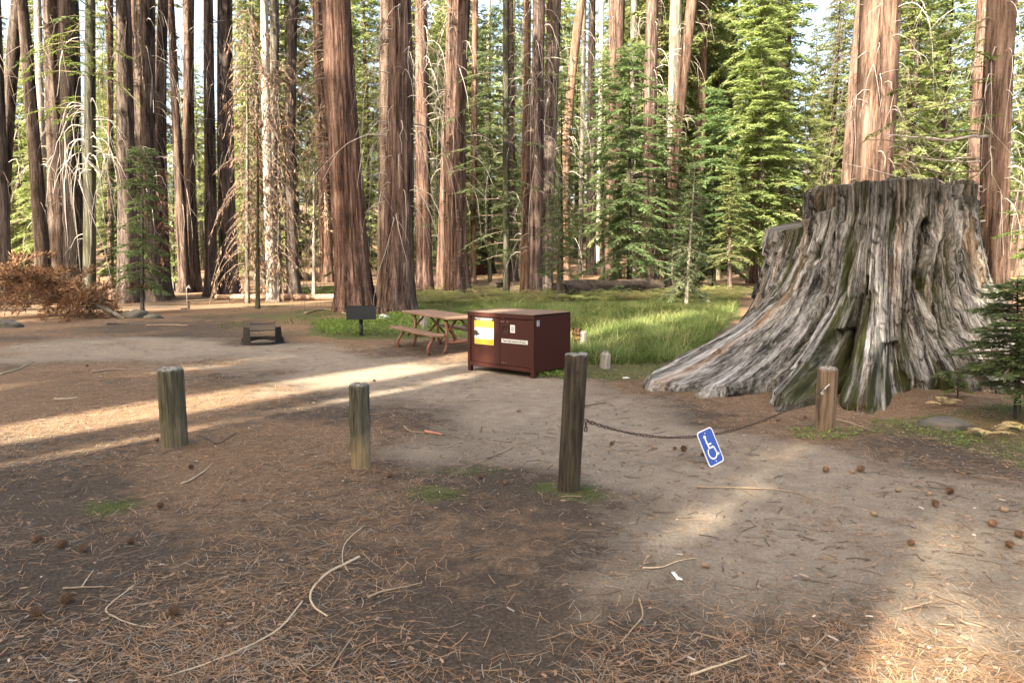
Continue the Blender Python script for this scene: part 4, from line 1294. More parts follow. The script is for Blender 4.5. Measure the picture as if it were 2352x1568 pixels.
for k in range(len(pts) - 1):
    m = (pts[k] + pts[k + 1]) / 2
    d = (pts[k + 1] - pts[k]).normalized()
    o = link('link', LM, ch, m - A_)
    q = d.to_track_quat('X', 'Z').to_matrix() @ Matrix.Rotation((0.5 if k % 2 else -0.9) + 0.25 * math.sin(k * 2.7), 3, 'X')
    o.rotation_euler = q.to_euler()
# loose end links at both posts
for j in range(2):
    o = link('link', LM, ch, Vector((0.012, -0.006, -0.03 - 0.032 * j)))
    o.rotation_euler = (0.3 + 1.2 * j, math.pi / 2, 0.4)
for j in range(6):
    o = link('link', LM, ch, B_ - A_ + Vector((-0.075 + .004 * j, -0.02, -0.11 - 0.034 * j)))
    o.rotation_euler = (1.4 * (j % 2), math.pi / 2, 0.3)
mb = MB()
mb.tube([(-.085, .01, 0.005), (-0.05, 0, 0.012), (-0.02, -0.012, 0.008), (-0.008, -0.014, -0.008), (-.02, -.012, -.02), (-.04, -.006, -.012)], 0.0055, 8)
mb.build('eye_bolt', M['zinc'], ch, True)
mb = MB()
mb.tube([(0.06, .035, 0.03), (0.03, -0.005, 0.035), (0.0, -0.012, 0.012), (-0.03, -0.01, -0.03), (-.045, -.01, -.05), (-.036, -.012, -.06), (-.02, -.012, -.045)], 0.006, 8)
mb.build('eye_bolt', M['zinc'], ch, True, B_ - A_)

M['blue'] = mat_simple('blue', (0.016, 0.058, 0.27), 0.5, 0.18, 9, 0.4, 0.0)
M['white'] = mat_simple('white', (0.56, 0.555, 0.53), 0.55, 0.12, 12, 0.4, 0.0)
M['bolt'] = mat_simple('bolt', (0.5, 0.48, 0.44), 0.4, 0.2, 30, 0.5, 0, 0.6)
s = 5.22 / FOC
av = Vector((44, 33, 9)) * s
bv = Vector((30.5, -18, -78.5)) * s
sw_, sh_ = av.length, bv.length
ex = av.normalized()
ez = -(bv - ex * bv.dot(ex)).normalized()
ey = ez.cross(ex)
ctr = P(1631.5, 1026, 5.22)
Rm = Matrix((ex, ey, ez)).transposed()
sg = thing('accessible_sign', 'blue and white wheelchair sign hanging crooked from the chain, tip on the ground', 'sign', ctr)
sg.rotation_euler = Rm.to_euler()
FACE = Matrix.Rotation(math.pi / 2, 4, 'X')            # local xy polygon -> plane facing -y
def rrect(w, h, r, n=7):
    p = []
    for cx, cy, q0 in ((w / 2 - r, h / 2 - r, 0), (-w / 2 + r, h / 2 - r, 1), (-w / 2 + r, -h / 2 + r, 2), (w / 2 - r, -h / 2 + r, 3)):
        for k in range(n):
            q = (q0 + k / (n - 1)) * math.pi / 2
            p.append((cx + r * math.cos(q), cy + r * math.sin(q)))
    return p
def flat(poly, y0, th_=0.0015):
    mb = MB()
    mb.prism(poly, th_, Matrix.Translation((0, y0, 0)) @ FACE)
    return mb
flat(rrect(sw_, sh_, 0.030), 0, 0.002).build('plate', M['white'], sg)
flat(rrect(sw_ - 0.020, sh_ - 0.020, 0.022), -0.0022, 0.0006).build('blue_panel', M['blue'], sg)
# wheelchair symbol
u_ = sh_ / 0.285
def pu(l):
    return [(x * u_, y * u_) for x, y in l]
sym = MB()
def symp(poly):
    sym.prism(pu(poly), 0.0006, Matrix.Translation((0, -0.0030, 0)) @ FACE)
symp([(-0.022 + 0.0145 * math.cos(k * math.pi / 10), 0.086 + 0.0145 * math.sin(k * math.pi / 10)) for k in range(20)])
symp([(-0.031, 0.070), (-0.016, 0.070), (-0.010, -0.010), (-0.026, -0.010)])
symp([(-0.0145, 0.030), (0.022, 0.030), (0.022, 0.017), (-0.0135, 0.017)])
symp([(-0.026, -0.0102), (-0.026, -0.002), (0.028, 0.004), (0.036, -0.012), (0.030, -0.0125)])
symp([(0.026, -0.006), (0.038, -0.004), (0.052, -0.066), (0.040, -0.070)])
symp([(0.040, -0.0705), (0.052, -0.0665), (0.066, -0.060), (0.069, -0.072), (0.046, -0.081)])
arc_o, arc_i = [], []
for k in range(25):
    q = math.radians(128 + k * (345 - 128) / 24)
    arc_o.append((-0.004 + 0.052 * math.cos(q), -0.046 + 0.052 * math.sin(q)))
    arc_i.append((-0.004 + 0.040 * math.cos(q), -0.046 + 0.040 * math.sin(q)))
for k in range(24):
    symp([arc_o[k], arc_o[k + 1], arc_i[k + 1], arc_i[k]])
sym.build('wheelchair_symbol', M['white'], sg)
mb = MB()
for (x, z) in ((-0.005, sh_ / 2 - 0.030), (-0.0, -sh_ / 2 + 0.028)):
    mb.lathe([(0.006, 0), (0.005, 0.004)], 8, (0, 0, 0))
    k = len(mb.v) - 16
    mb.v[k:] = [(x + a, -0.003 - c, z + b) for a, b, c in mb.v[k:]]
mb.build('bolt', M['bolt'], sg)

# ------------------------------------------------------------------ bear-proof food locker
M['locker'] = mat_simple('locker', (0.034, 0.0085, 0.0055), 0.6, 0.35, 5, 0.2, 0.05)
M['locker_in'] = mat_simple('locker_in', (0.02, 0.008, 0.006), 0.6, 0.2, 9)
M['litter_top'] = mat_simple('litter_top', (0.085, 0.055, 0.043), 0.8, 0.3, 40, 0.3, 0.4, 0.0, (0.17, 0.125, 0.10))
M['black'] = mat_simple('black', (0.012, 0.012, 0.012), 0.5, 0.1, 10, 0.4, 0)
M['yellow'] = mat_simple('yellow', (0.46, 0.33, 0.035), 0.5, 0.05, 10, 0.4, 0)
M['paper'] = mat_simple('paper', (0.40, 0.425, 0.46), 0.5, 0.05, 10, 0.4, 0)
M['print'] = mat_simple('print', (0.07, 0.07, 0.09), 0.6, 0.05, 10, 0.3, 0)
M['print_y'] = mat_simple('print_y', (0.17, 0.12, 0.02), 0.6, 0.05, 10, 0.3, 0)
M['sticker_grey'] = mat_simple('sticker_grey', (0.30, 0.33, 0.35), 0.6, 0.2, 40, 0.3, 0)
def text(body, size, mat, parent, loc, w=None, name='lettering', ali='CENTER', bold=0.0):
    cu = bpy.data.curves.new(name, 'FONT')
    cu.body = body
    cu.size = size
    cu.align_x = ali
    cu.align_y = 'CENTER'
    cu.extrude = 0.0004
    cu.offset = bold
    cu.resolution_u = 2
    cu.materials.append(mat)
    tmp = bpy.data.objects.new(name, cu)
    C.objects.link(tmp)
    bpy.context.view_layer.update()
    dg = bpy.context.evaluated_depsgraph_get()
    me_ = bpy.data.meshes.new_from_object(tmp.evaluated_get(dg))
    me_.name = name
    bpy.data.objects.remove(tmp)
    if not me_.materials:
        me_.materials.append(mat)
    o = link(name, me_, parent, loc)
    o.rotation_euler = (math.pi / 2, 0, 0)
    if w:
        xs = [v.co.x for v in me_.vertices]
        k = w / (max(xs) - min(xs))
        o.scale = (k, 1, 1)
    return o

BW, BD, BH = 1.249, 0.867, 0.886
def bear_locker(label, far=False):
    t = thing('bear_locker', label, 'food locker')
    y0 = -BD / 2
    mb = MB()
    ft = 0.012
    zb = 0.085
    # carcass: back, sides, floor; the doors close the front
    mb.box((0, BD / 2 - 0.01, (BH + zb) / 2), (BW - 0.012, 0.02, BH - zb - 0.03))
    for sx in (-1, 1):
        mb.box((sx * (BW / 2 - 0.011), 0.0, (BH + zb) / 2 - .012), (0.022, BD - 0.05, BH - zb - 0.03))
    mb.box((0, 0.01, zb + 0.02), (BW - 0.05, BD - 0.06, 0.02))
    mb.build('cabinet', M['locker'], t)
    fr = MB()
    fr.box((0, y0 + 0.02, BH - 0.042), (BW - 0.002, 0.04, 0.062), bev=0.004)
    fr.box((0, y0 + 0.02, zb + 0.028), (BW - 0.115, 0.04, 0.055), bev=0.004)
    for sx in (-1, 1):
        fr.box((sx * (BW / 2 - 0.0295), y0 + 0.0201, (BH - 0.075 + zb) / 2 + .0), (0.056, 0.0402, BH - 0.075 - zb), bev=0.004)
    fr.build('front_frame', M['locker'], t)
    for sx in (-1, 1):
        for yy in (y0 + 0.032, BD / 2 - 0.05):
            lg = MB()
            lg.box((sx * (BW / 2 - 0.0315), yy, zb / 2 - 0.02), (0.06, 0.06, zb + 0.04), bev=0.004)
            lg.build('leg', M['locker'], t)
    tp = MB()
    tp.box((0, 0, BH - 0.006), (BW + 0.012, BD + 0.012, 0.012), bev=0.003)
    tp.build('top', M['litter_top'], t)
    z0, z1 = zb + 0.058, BH - 0.076
    dw = (BW - 0.118) / 2
    doors = []
    for sx in (-1, 1):
        d = MB()
        d.box((sx * (dw / 2 + 0.002), y0 + 0.026, (z0 + z1) / 2), (dw - 0.002, 0.022, z1 - z0 - 0.004), bev=0.004)
        doors.append(d.build('door', M['locker'], t))
    yf = y0 + 0.0148
    # poster on the left door
    px0, px1 = -BW / 2 + 0.108 * BW, -BW / 2 + 0.408 * BW
    pz1, pz0 = 0.806, 0.412
    pw, ph = px1 - px0, pz1 - pz0
    xc = (px0 + px1) / 2
    po = MB()
    po.box((xc, yf - 0.001, (pz0 + pz1) / 2), (pw, 0.002, ph))
    poster = po.build('poster', M['paper'], doors[0])
    def band(a, b, mat, nm):
        m_ = MB()
        m_.box((xc, yf - 0.0026, pz1 - ph * (a + b) / 2), (pw, 0.0012, ph * (b - a)))
        m_.build(nm, mat, doors[0])
    band(0.0, 0.135, M['black'], 'poster_header')
    band(0.1355, 0.385, M['yellow'], 'yellow_band')
    band(0.80, 1.0, M['yellow'], 'yellow_band')
    bear = [(-0.5, 0.44), (-0.5, 0.605), (-0.465, 0.615), (-0.455, 0.645), (-0.425, 0.655), (-0.40, 0.635), (-0.395, 0.605), (-0.375, 0.60), (-0.37, 0.63), (-0.345, 0.635), (-0.33, 0.61), (-0.335, 0.575), (-0.30, 0.545), (-0.265, 0.515), (-0.215, 0.495), (-0.205, 0.475), (-0.225, 0.455), (-0.30, 0.45), (-0.35, 0.435), (-0.42, 0.415)]
    m_ = MB()
    m_.prism([(xc + x * pw, pz0 + z * ph - 0.12 * ph) for x, z in bear], 0.0008, Matrix.Translation((0, yf - 0.0022, 0)) @ FACE)
    m_.build('bear_silhouette', M['black'], doors[0])
    if not far:
        text('Proper food storage is the law.', 0.024, M['white'], doors[0], (xc, yf - 0.0036, pz1 - ph * 0.052), pw * 0.90, bold=0.0002)
        text('Guardar debidamente la comida es la ley', 0.012, M['white'], doors[0], (xc, yf - 0.0036, pz1 - ph * 0.105), pw * 0.78, bold=0.0)
        text('What smells like food to a bear?', 0.019, M['print'], doors[0], (xc + pw * .03, yf - 0.0024, pz1 - ph * 0.425), pw * 0.72, bold=0.0004)
        text('¿Qué le huele a comida a un oso?', 0.017, M['print'], doors[0], (xc + pw * .03, yf - 0.0024, pz1 - ph * 0.475), pw * 0.72, bold=0.0003)
        ln, ly = MB(), MB()
        for k in range(7):
            z = pz1 - ph * (0.165 + 0.03 * k)
            for sx in (-1, 1):
                ly.box((xc + sx * pw * 0.235, yf - 0.0036, z), (pw * (0.44 if k else 0.46), 0.0006, ph * 0.013))
        for k in range(5):
            z = pz1 - ph * (0.83 + 0.032 * k)
            for sx in (-1, 1):
                ly.box((xc + sx * pw * 0.235, yf - 0.0036, z), (pw * 0.40, 0.0006, ph * 0.013))
        ly.build('fine_print', M['print_y'], doors[0])
        for k in range(2):
            ln.box((xc + pw * 0.12, yf - 0.0024, pz1 - ph * (0.52 + 0.025 * k)), (pw * 0.62, 0.0006, ph * 0.007))
        pic = MB()
        for i in range(3):
            for j in range(3):
                x, z = xc + pw * (-0.12 + 0.21 * i), pz1 - ph * (0.59 + 0.075 * j)
                kk = (i * 3 + j) % 4
                poly = [[(-1, -1), (1, -1), (0.4, 0.2), (0.2, 1), (-0.5, 1)], [(math.cos(q), math.sin(q)) for q in [k * math.pi / 4 for k in range(8)]], [(-1, -1), (1, -1), (0.6, 0.4), (0, 1), (-.6, .3)], [(-1, -0.6), (1, -0.6), (1, 0.1), (-0.2, 0.2), (-0.3, 1), (-1, 0.9)]][kk]
                pic.prism([(x + a * pw * 0.022, z + c * ph * 0.022) for a, c in poly], 0.0006, Matrix.Translation((0, yf - 0.0024, 0)) @ FACE)
                for q in range(3):
                    ln.box((x + pw * 0.085, yf - 0.0024, z + ph * (0.016 - 0.014 * q)), (pw * 0.08, 0.0006, ph * 0.005))
        ln.build('fine_print', M['print'], doors[0])
        pic.build('pictograms', M['black'], doors[0])
    # right door: notice, latch, sticker, bolts
    x0, x1 = -BW / 2 + 0.524 * BW, -BW / 2 + 0.906 * BW
    m_ = MB()
    m_.box(((x0 + x1) / 2, yf - 0.001, 0.493), (x1 - x0, 0.002, 0.056))
    m_.build('notice_strip', M['white'], doors[1])
    if not far:
        m_ = MB()
        for z in (0.493 + 0.021, 0.493 - 0.021):
            m_.box(((x0 + x1) / 2, yf - 0.0024, z), (x1 - x0 - 0.016, 0.0006, 0.0022))
        for x in (x0 + 0.008, x1 - 0.008):
            m_.box((x, yf - 0.0024, 0.493), (0.0022, 0.0006, 0.040))
        m_.build('notice_border', M['locker'], doors[1])
        text('Please keep closed at all times.', 0.034, M['black'], doors[1], ((x0 + x1) / 2, yf - 0.0026, 0.493), (x1 - x0) * 0.88, bold=0.0012)
        lx0, lx1 = -BW / 2 + 0.533 * BW, -BW / 2 + 0.640 * BW
        lc = (lx0 + lx1) / 2
        m_ = MB()
        m_.box((lc, yf - 0.0075, 0.704), (lx1 - lx0, 0.015, 0.020), bev=0.004)
        for x in (lx0 + 0.008, lx1 - 0.008):
            m_.box((x, yf - 0.0055, 0.643), (0.012, 0.011, 0.098), bev=0.003)
        m_.box((lc, yf - 0.005, 0.580), (lx1 - lx0, 0.010, 0.018), bev=0.003)
        hnd = m_.build('latch', M['locker'], doors[1])
        m_ = MB()
        m_.box((lc, yf - 0.001, 0.622), (lx1 - lx0 - 0.035, 0.002, 0.035))
        m_.build('latch_recess', M['black'], doors[1])
        sx0, sx1 = -BW / 2 + 0.655 * BW, -BW / 2 + 0.722 * BW
        m_ = MB()
        m_.box(((sx0 + sx1) / 2, yf - 0.001, 0.668), (sx1 - sx0, 0.002, 0.108))
        m_.build('sticker', M['white'], doors[1])
        m_ = MB()
        m_.prism(rrect((sx1 - sx0) * 0.66, 0.078, 0.012), 0.0006, Matrix.Translation(((sx0 + sx1) / 2, yf - 0.0023, 0.668)) @ FACE)
        m_.build('sticker_print', M['sticker_grey'], doors[1])
        for (uu, z) in ((0.52, 0.812), (0.55, 0.812), (0.52, 0.762), (0.55, 0.762), (0.612, 0.762), (0.525, 0.180), (0.555, 0.180), (0.585, 0.180), (0.525, 0.130), (0.555, 0.130)):
            m_ = MB()
            m_.lathe([(0.0058, 0), (0.0045, 0.003)], 8)
            m_.v = [(-BW / 2 + uu * BW + a, yf - c, z + b_) for a, b_, c in m_.v]
            m_.build('bolt', M['bolt'] if z > 0.3 else M['zinc'], doors[1])
        # painted mark on the right flank
        m_ = MB()
        xs = BW / 2 + 0.0015
        for yy in (0.085 * BD, 0.128 * BD):
            m_.box((xs, y0 + yy, 0.762), (0.003, 0.015, 0.085))
        m_.box((xs, y0 + 0.1065 * BD, 0.762), (0.003, 0.030, 0.013), M=Matrix.Rotation(0.6, 3, 'X'))
        m_.build('painted_mark', M['paper'], t)
    return t
TH = 0.701
ex = Vector((math.cos(-TH), math.sin(-TH), 0))
ey = Vector((-math.sin(-TH), math.cos(-TH), 0))
NR = Vector((0.296, 9.224, 0))
bl = bear_locker('dark red brown metal bear locker with a yellow and white bear poster, in the clearing')
bl.location = NR - ex * BW / 2 + ey * BD / 2
bl.rotation_euler = (0, 0, -TH)
fb = bear_locker('tiny red bear locker with a yellow poster, far off beside the charred stump', True)
p = G(1103, 631)
fb.location = (p.x - .35, p.y, p.z)
fb.rotation_euler = (0, 0, -0.9)

# ------------------------------------------------------------------ picnic table
def mat_wood(name, a, b):
    n = NT(name)
    v = n.coord('Object', (0.5, 7, 7))
    f = n.noise(v, 9, 5, 0.6, 0.5)
    c = n.ramp(f, [(0.35, a), (0.65, b)])
    c = n.hsv(c, 0.5, 0.95, n.math('ADD', 0.8, n.math('MULTIPLY', n.objrand(), 0.4)))
    n.bump(f, 0.3, 0.004)
    return n.done(c, 0.7, 0.25)
M['table_wood'] = mat_wood('table_wood', (0.095, 0.056, 0.036), (0.20, 0.122, 0.080))
M['table_tube'] = mat_simple('table_tube', (0.12, 0.042, 0.024), 0.45, 0.3, 14, 0.4, 0.05)
def picnic_table(label):
    t = thing('picnic_table', label, 'picnic table')
    x0, x1 = -0.92, 1.20
    for k, y in enumerate((-0.22, 0.0, 0.22)):
        m_ = MB()
        m_.box(((x0 + x1) / 2, y, 0.635), (x1 - x0, 0.212, 0.042), bev=0.006)
        m_.build('plank', M['table_wood'], t)
    for sy in (-1, 1):
        m_ = MB()
        m_.box(((x0 + x1 - .1) / 2, sy * 0.50, 0.345), (x1 - x0 - .1, 0.225, 0.042), bev=0.006)
        m_.build('bench_plank', M['table_wood'], t)
    for fx in (-0.70, 0.72):
        for sy in (-1, 1):
            m_ = MB()
            m_.tube([(fx, sy * 0.24, 0.615), (fx, sy * 0.24, 0.22), (fx, sy * 0.245, 0.13), (fx, sy * 0.265, 0.06), (fx, sy * 0.32, -0.02)], 0.028, 10)
            m_.build('table_leg', M['table_tube'], t, True)
            m_ = MB()
            m_.tube([(fx, sy * 0.46, 0.33), (fx, sy * 0.50, 0.26), (fx, sy * 0.585, 0.15), (fx, sy * 0.605, 0.09), (fx, sy * 0.595, 0.04), (fx, sy * 0.56, -0.02)], 0.028, 10)
            m_.box((fx, sy * 0.50, 0.318), (0.06, 0.20, 0.014))
            m_.build('bench_leg', M['table_tube'], t, True)
            m_ = MB()
            m_.tube([(fx, sy * 0.03, 0.60), (fx - math.copysign(.0, fx), sy * 0.40, 0.20)], 0.02, 8)
            m_.build('brace', M['table_tube'], t, True)
        m_ = MB()
        m_.tube([(fx, -0.26, 0.19), (fx, 0.26, 0.19)], 0.022, 8)
        m_.tube([(fx, -0.30, 0.600), (fx, 0.30, 0.600)], 0.02, 8)
        m_.build('crossbar', M['table_tube'], t, True)
    m_ = MB()
    m_.tube([(-0.70, 0, 0.19), (-.3, 0, 0.45), (0.0, 0, 0.61)], 0.018, 8)
    m_.build('diagonal_brace', M['table_tube'], t, True)
    m_ = MB()
    m_.tube([(0.72, 0, 0.19), (.3, 0, 0.45), (0.02, 0, 0.61)], 0.018, 8)
    m_.build('diagonal_brace', M['table_tube'], t, True)
    return t
pt = picnic_table('brown picnic table with tube frame and plank benches, left of the bear locker')
pt.location = (-1.30, 12.68, float(zt(-1.3, 12.7)))
pt.rotation_euler = (0, 0, math.atan2(0.86, -0.51))
p2 = picnic_table('picnic table glimpsed far away between the trunks near the far bear locker')
p = G(1192, 632)
p2.location = (p.x, p.y, p.z)
p2.scale = (1.15, 1.15, 1.15)
p2.rotation_euler = (0, 0, 0.5)

# ------------------------------------------------------------------ pedestal grill
M['iron'] = mat_simple('iron', (0.014, 0.016, 0.017), 0.5, 0.35, 9, 0.35, 0.1)
M['iron_rust'] = mat_simple('iron_rust', (0.010, 0.0085, 0.007), 0.75, 0.4, 16, 0.3, 0.3, 0.0, (0.018, 0.012, 0.009))
M['ash'] = mat_simple('ash', (0.09, 0.075, 0.06), 0.95, 0.5, 50, 0.1, 0.8, 0.0, (0.22, 0.17, 0.12), 0.03)
gb = G(830, 771)
t = thing('pedestal_grill', 'black iron box grill on a single post in the green ground cover', 'grill', gb, 0.28)
k = gb.y / FOC
w_, d_, hb = 0.62, 0.42, 0.235
z0 = 0.385
m_ = MB()
m_.tube([(0, 0, -0.1), (0, 0, z0 - 0.012)], 0.043, 14)
m_.build('post', M['iron'], t, True)
m_ = MB()
tk = 0.006
m_.box((0, -d_ / 2, z0 + hb / 2), (w_, tk, hb))
m_.box((0, d_ / 2, z0 + hb / 2 + 0.02), (w_, tk, hb + .04))
m_.box((0, 0, z0 - 0.004), (w_ + tk, d_ + tk, 0.008))
m_.build('firebox', M['iron'], t)
for sx in (-1, 1):
    m_ = MB()
    # side wall with height slots
    for j, (ya, yb) in enumerate(((-d_ / 2 + .004, -0.13), (-0.115, -0.045), (-0.030, 0.045), (0.06, 0.13), (0.145, d_ / 2 - .004))):
        m_.box((sx * (w_ / 2), (ya + yb) / 2, z0 + hb / 2), (tk, yb - ya, hb))
    m_.box((sx * w_ / 2, 0, z0 + 0.03), (tk * .8, d_ - .01, 0.06))
    m_.box((sx * w_ / 2, 0, z0 + hb - 0.02), (tk * .8, d_ - .01, 0.04))
    m_.build('side_plate', M['iron'], t)
    m_ = MB()
    zt_ = z0 + hb + 0.004
    m_.tube([(sx * (w_ / 2 - 0.02), -d_ / 2 + 0.03, zt_), (sx * (w_ / 2 + 0.10), -d_ / 2 + 0.04, zt_ - .004), (sx * (w_ / 2 + 0.13), -d_ / 2 + 0.08, zt_), (sx * (w_ / 2 + 0.10), -d_ / 2 + 0.13, zt_), (sx * (w_ / 2 - 0.02), -d_ / 2 + 0.14, zt_)], 0.009, 8)
    m_.build('handle', M['iron'], t, True)
m_ = MB()
for j in range(14):
    x = -w_ / 2 + 0.03 + j * (w_ - 0.06) / 13
    m_.box((x, 0.0, z0 + hb - 0.012), (0.007, d_ - 0.02, 0.007))
m_.build('grate', M['iron_rust'], t)
m_ = MB()
m_.box((0, 0.01, z0 + hb - 0.05), (w_ - 0.03, d_ - 0.03, 0.03))
m_.build('ash_bed', M['ash'], t)

# ------------------------------------------------------------------ fire ring
fbp = G(604, 788)
t = thing('fire_ring', 'black steel fire ring with a tilted cooking grate, on the bare ground at left', 'fire pit', fbp, math.atan2(-fbp.x, fbp.y))
rr_ = 0.405
m_ = MB()
n_ = 96
vs, fs = [], []
def wall_h(a):
    d = min(abs(((a - (CQ - 0.86)) + math.pi) % (2 * math.pi) - math.pi), abs(((a - (CQ + 0.86)) + math.pi) % (2 * math.pi) - math.pi))
    return 0.105 + 0.245 * float(1 - sstep(0.235, 0.26, d)) - 0.05 * float(math.cos(a - CQ) > 0.83)
for k_ in range(n_):
    a = 2 * math.pi * k_ / n_
    h_ = wall_h(a)
    for rr2, z in ((rr_, -0.05), (rr_, h_), (rr_ - 0.007, h_), (rr_ - 0.007, -0.05)):
        vs.append((rr2 * math.cos(a), rr2 * math.sin(a), z))
for k_ in range(n_):
    k2 = (k_ + 1) % n_
    for j in range(3):
        fs.append((k_ * 4 + j, k2 * 4 + j, k2 * 4 + j + 1, k_ * 4 + j + 1))
m_.add(vs, fs)
m_.build('ring_wall', M['iron_rust'], t)
m_ = MB()
m_.tube([((rr_ + .012) * math.cos(2 * math.pi * k_ / 60), (rr_ + .012) * math.sin(2 * math.pi * k_ / 60), 0.012) for k_ in range(60)], 0.012, 6, closed=True)
m_.build('ground_flange', M['iron_rust'], t, True)
gx0, gx1, gy0, gy1 = -0.245, 0.245, -0.30, 0.14
gz0, gz1 = 0.285, 0.385
m_ = MB()
for (xa, ya, xb, yb) in ((gx0, gy0, gx1, gy0), (gx0, gy1, gx1, gy1), (gx0, gy0, gx0, gy1), (gx1, gy0, gx1, gy1)):
    za = gz0 if ya == gy0 else gz1
    zb_ = gz0 if yb == gy0 else gz1
    m_.tube([(xa, ya, za), (xb, yb, zb_)], 0.010, 6)
m_.tube([(gx1, gy1, gz1), (gx1 + .005, gy1, gz1 + .05)], 0.008, 6)
m_.tube([(gx0 - .02, gy0 + 0.02, gz0), (gx0 - .075, gy0 + .05, gz0 + .0)], 0.011, 6)
m_.tube([(gx1 + .02, gy0 + 0.02, gz0), (gx1 + .075, gy0 + .05, gz0 + .0)], 0.011, 6)
m_.tube([(-0.07, gy0, gz0 - .01), (-0.075, gy0 - .01, gz0 - .045), (-0.03, gy0 - .01, gz0 - .06)], 0.004, 5)
m_.build('grate_frame', M['iron'], t)
for j in range(17):
    x = gx0 + 0.02 + j * (gx1 - gx0 - 0.04) / 16
    q = MB()
    q.tube([(x, gy0, gz0), (x, gy1, gz1)], 0.006, 5)
    q.build('grate_bar', M['iron'], t)
m_ = MB()
pr = [(0.39, 0.005), (0.3, 0.03), (0.15, 0.045), (0.02, 0.05)]
m_.lathe(pr, 30)
m_.v = [(x, y, z + 0.02 * float(vnoise(x * 14, y * 14, 1))) for x, y, z in m_.v]
m_.build('ash_bed', M['ash'], t, True)

# ------------------------------------------------------------------ water spigot
sb = G(433, 710)
t = thing('water_spigot', 'thin grey water standpipe with a tap on top, by the bright strip at left', 'water tap', sb)
m_ = MB()
m_.tube([(-0.02, 0, -0.1), (-0.035, 0, 0.66), (-0.03, 0, 0.74), (0.0, 0, 0.775), (0.05, 0, 0.775)], 0.022, 10)
m_.build('pipe', M['zinc'], t, True)
m_ = MB()
m_.tube([(-0.005, 0.03, -0.1), (-0.012, 0.03, 0.30)], 0.05, 4)
m_.tube([(-0.055, 0, 0.28), (0.02, 0, 0.29)], 0.03, 6)
m_.build('stake', M['deadwood_dark'], t)
m_ = MB()
m_.tube([(0.05, 0, 0.775), (0.09, 0, 0.765), (0.115, 0, 0.72)], [0.02, 0.024, 0.016], 8)
m_.tube([(0.06, 0, 0.78), (0.06, 0, 0.83)], 0.01, 6)
m_.tube([(0.02, 0, 0.835), (0.10, 0, 0.835)], 0.012, 6)
m_.build('tap', M['zinc'], t, True)

# ------------------------------------------------------------------ logs, charred stump, rocks
def log_obj(name, label, a, b, ra, rb, mat, endmat, seed, cat='log', nseg=20, bump=0.08):
    a, b = Vector(a), Vector(b)
    L = (b - a).length
    t = thing(name, label, cat, a)
    t.rotation_euler = (b - a).to_track_quat('Z', 'Y').to_euler()
    me_ = trunk_mesh('bark', M[mat], None, lambda z: (0.03 * math.sin(z * .7), 0, z), lambda z: ra + (rb - ra) * max(0, z) / L, L, seed, nseg, 0.0, bump, 0.3)
    # remove the buried root rows: shift so the log starts at its sawn face
    co = np.zeros(len(me_.vertices) * 3, np.float32)
    me_.vertices.foreach_get('co', co)
    co = co.reshape(-1, 3)
    co[:, 2] = np.clip(co[:, 2], 0, L)
    me_.vertices.foreach_set('co', co.ravel())
    link('bark', me_, t)
    for z, r in ((0.004, ra), (L - 0.004, rb)):
        m2 = MB()
        m2.lathe([(r * 0.98, -0.008), (r * 0.98, 0.008)], nseg, (0.03 * math.sin(z * .7), 0, z))
        m2.build('sawn_face', M[endmat], t)
    return t
M['rot_bark'] = mat_simple('rot_bark', (0.016, 0.012, 0.009), 0.95, 0.5, 5, bump=0.9, bd=0.05, col2=(0.05, 0.036, 0.025))
M['rot_end'] = mat_simple('rot_end', (0.022, 0.016, 0.012), 0.95, 0.5, 9)
M['log_wood'] = mat_simple('log_wood', (0.30, 0.18, 0.10), 0.9, 0.3, 12)
M['log_bark'] = mat_simple('log_bark', (0.26, 0.165, 0.11), 0.95, 0.45, 8, bump=0.8, bd=0.03)
a, b = G(497, 687), G(785, 690)
log_obj('fallen_log', 'long low log lying behind the white sunlit trunk, its right end at the leaning giant', (a.x, a.y, a.z + 0.10), (b.x, b.y + .2, b.z + 0.13), 0.12, 0.15, 'log_bark', 'log_wood', 3)
a, b = G(240, 690), G(262, 693)
log_obj('cut_log', 'short pale cut log beyond the mossy fir on the left', (a.x - .3, a.y + .5, a.z + 0.16), (b.x, b.y, b.z + 0.16), 0.15, 0.15, 'log_bark', 'log_wood', 4)
a, b = G(1596, 634), G(1632, 631)
log_obj('cut_log', 'short grey log behind the pale stemmed sapling', (a.x, a.y, a.z + 0.14), (b.x, b.y, b.z + 0.14), 0.17, 0.16, 'bark_grey', 'log_wood', 5)
a, b = G(1285, 694), G(1515, 690)
log_obj('rotten_log', 'big dark rotten log in the shade under the big full fir', (a.x, a.y + .6, a.z + 0.33), (b.x, b.y + 1.2, b.z + 0.42), 0.46, 0.52, 'rot_bark', 'rot_end', 6, nseg=28, bump=0.16)
a, b = G(1132, 662), G(1165, 657)
log_obj('rotten_log', 'short dark log chunk on the slope left of the slim airy fir', (a.x, a.y, a.z + 0.16), (b.x, b.y + .5, b.z + 0.2), 0.26, 0.26, 'rot_bark', 'rot_end', 7, nseg=20, bump=0.14)
# upright stump block on the slope
b = G(1647, 641)
post('stump_block', 'upright sawn stump block on the shaded slope left of the small orange stemmed fir', b, 31 * b.y / FOC, 8.2 * b.y / FOC, 'post_tan', (0, 0), (0.02, 0.02), (), (), 8)
bpy.data.objects['stump_block']['category'] = 'stump'
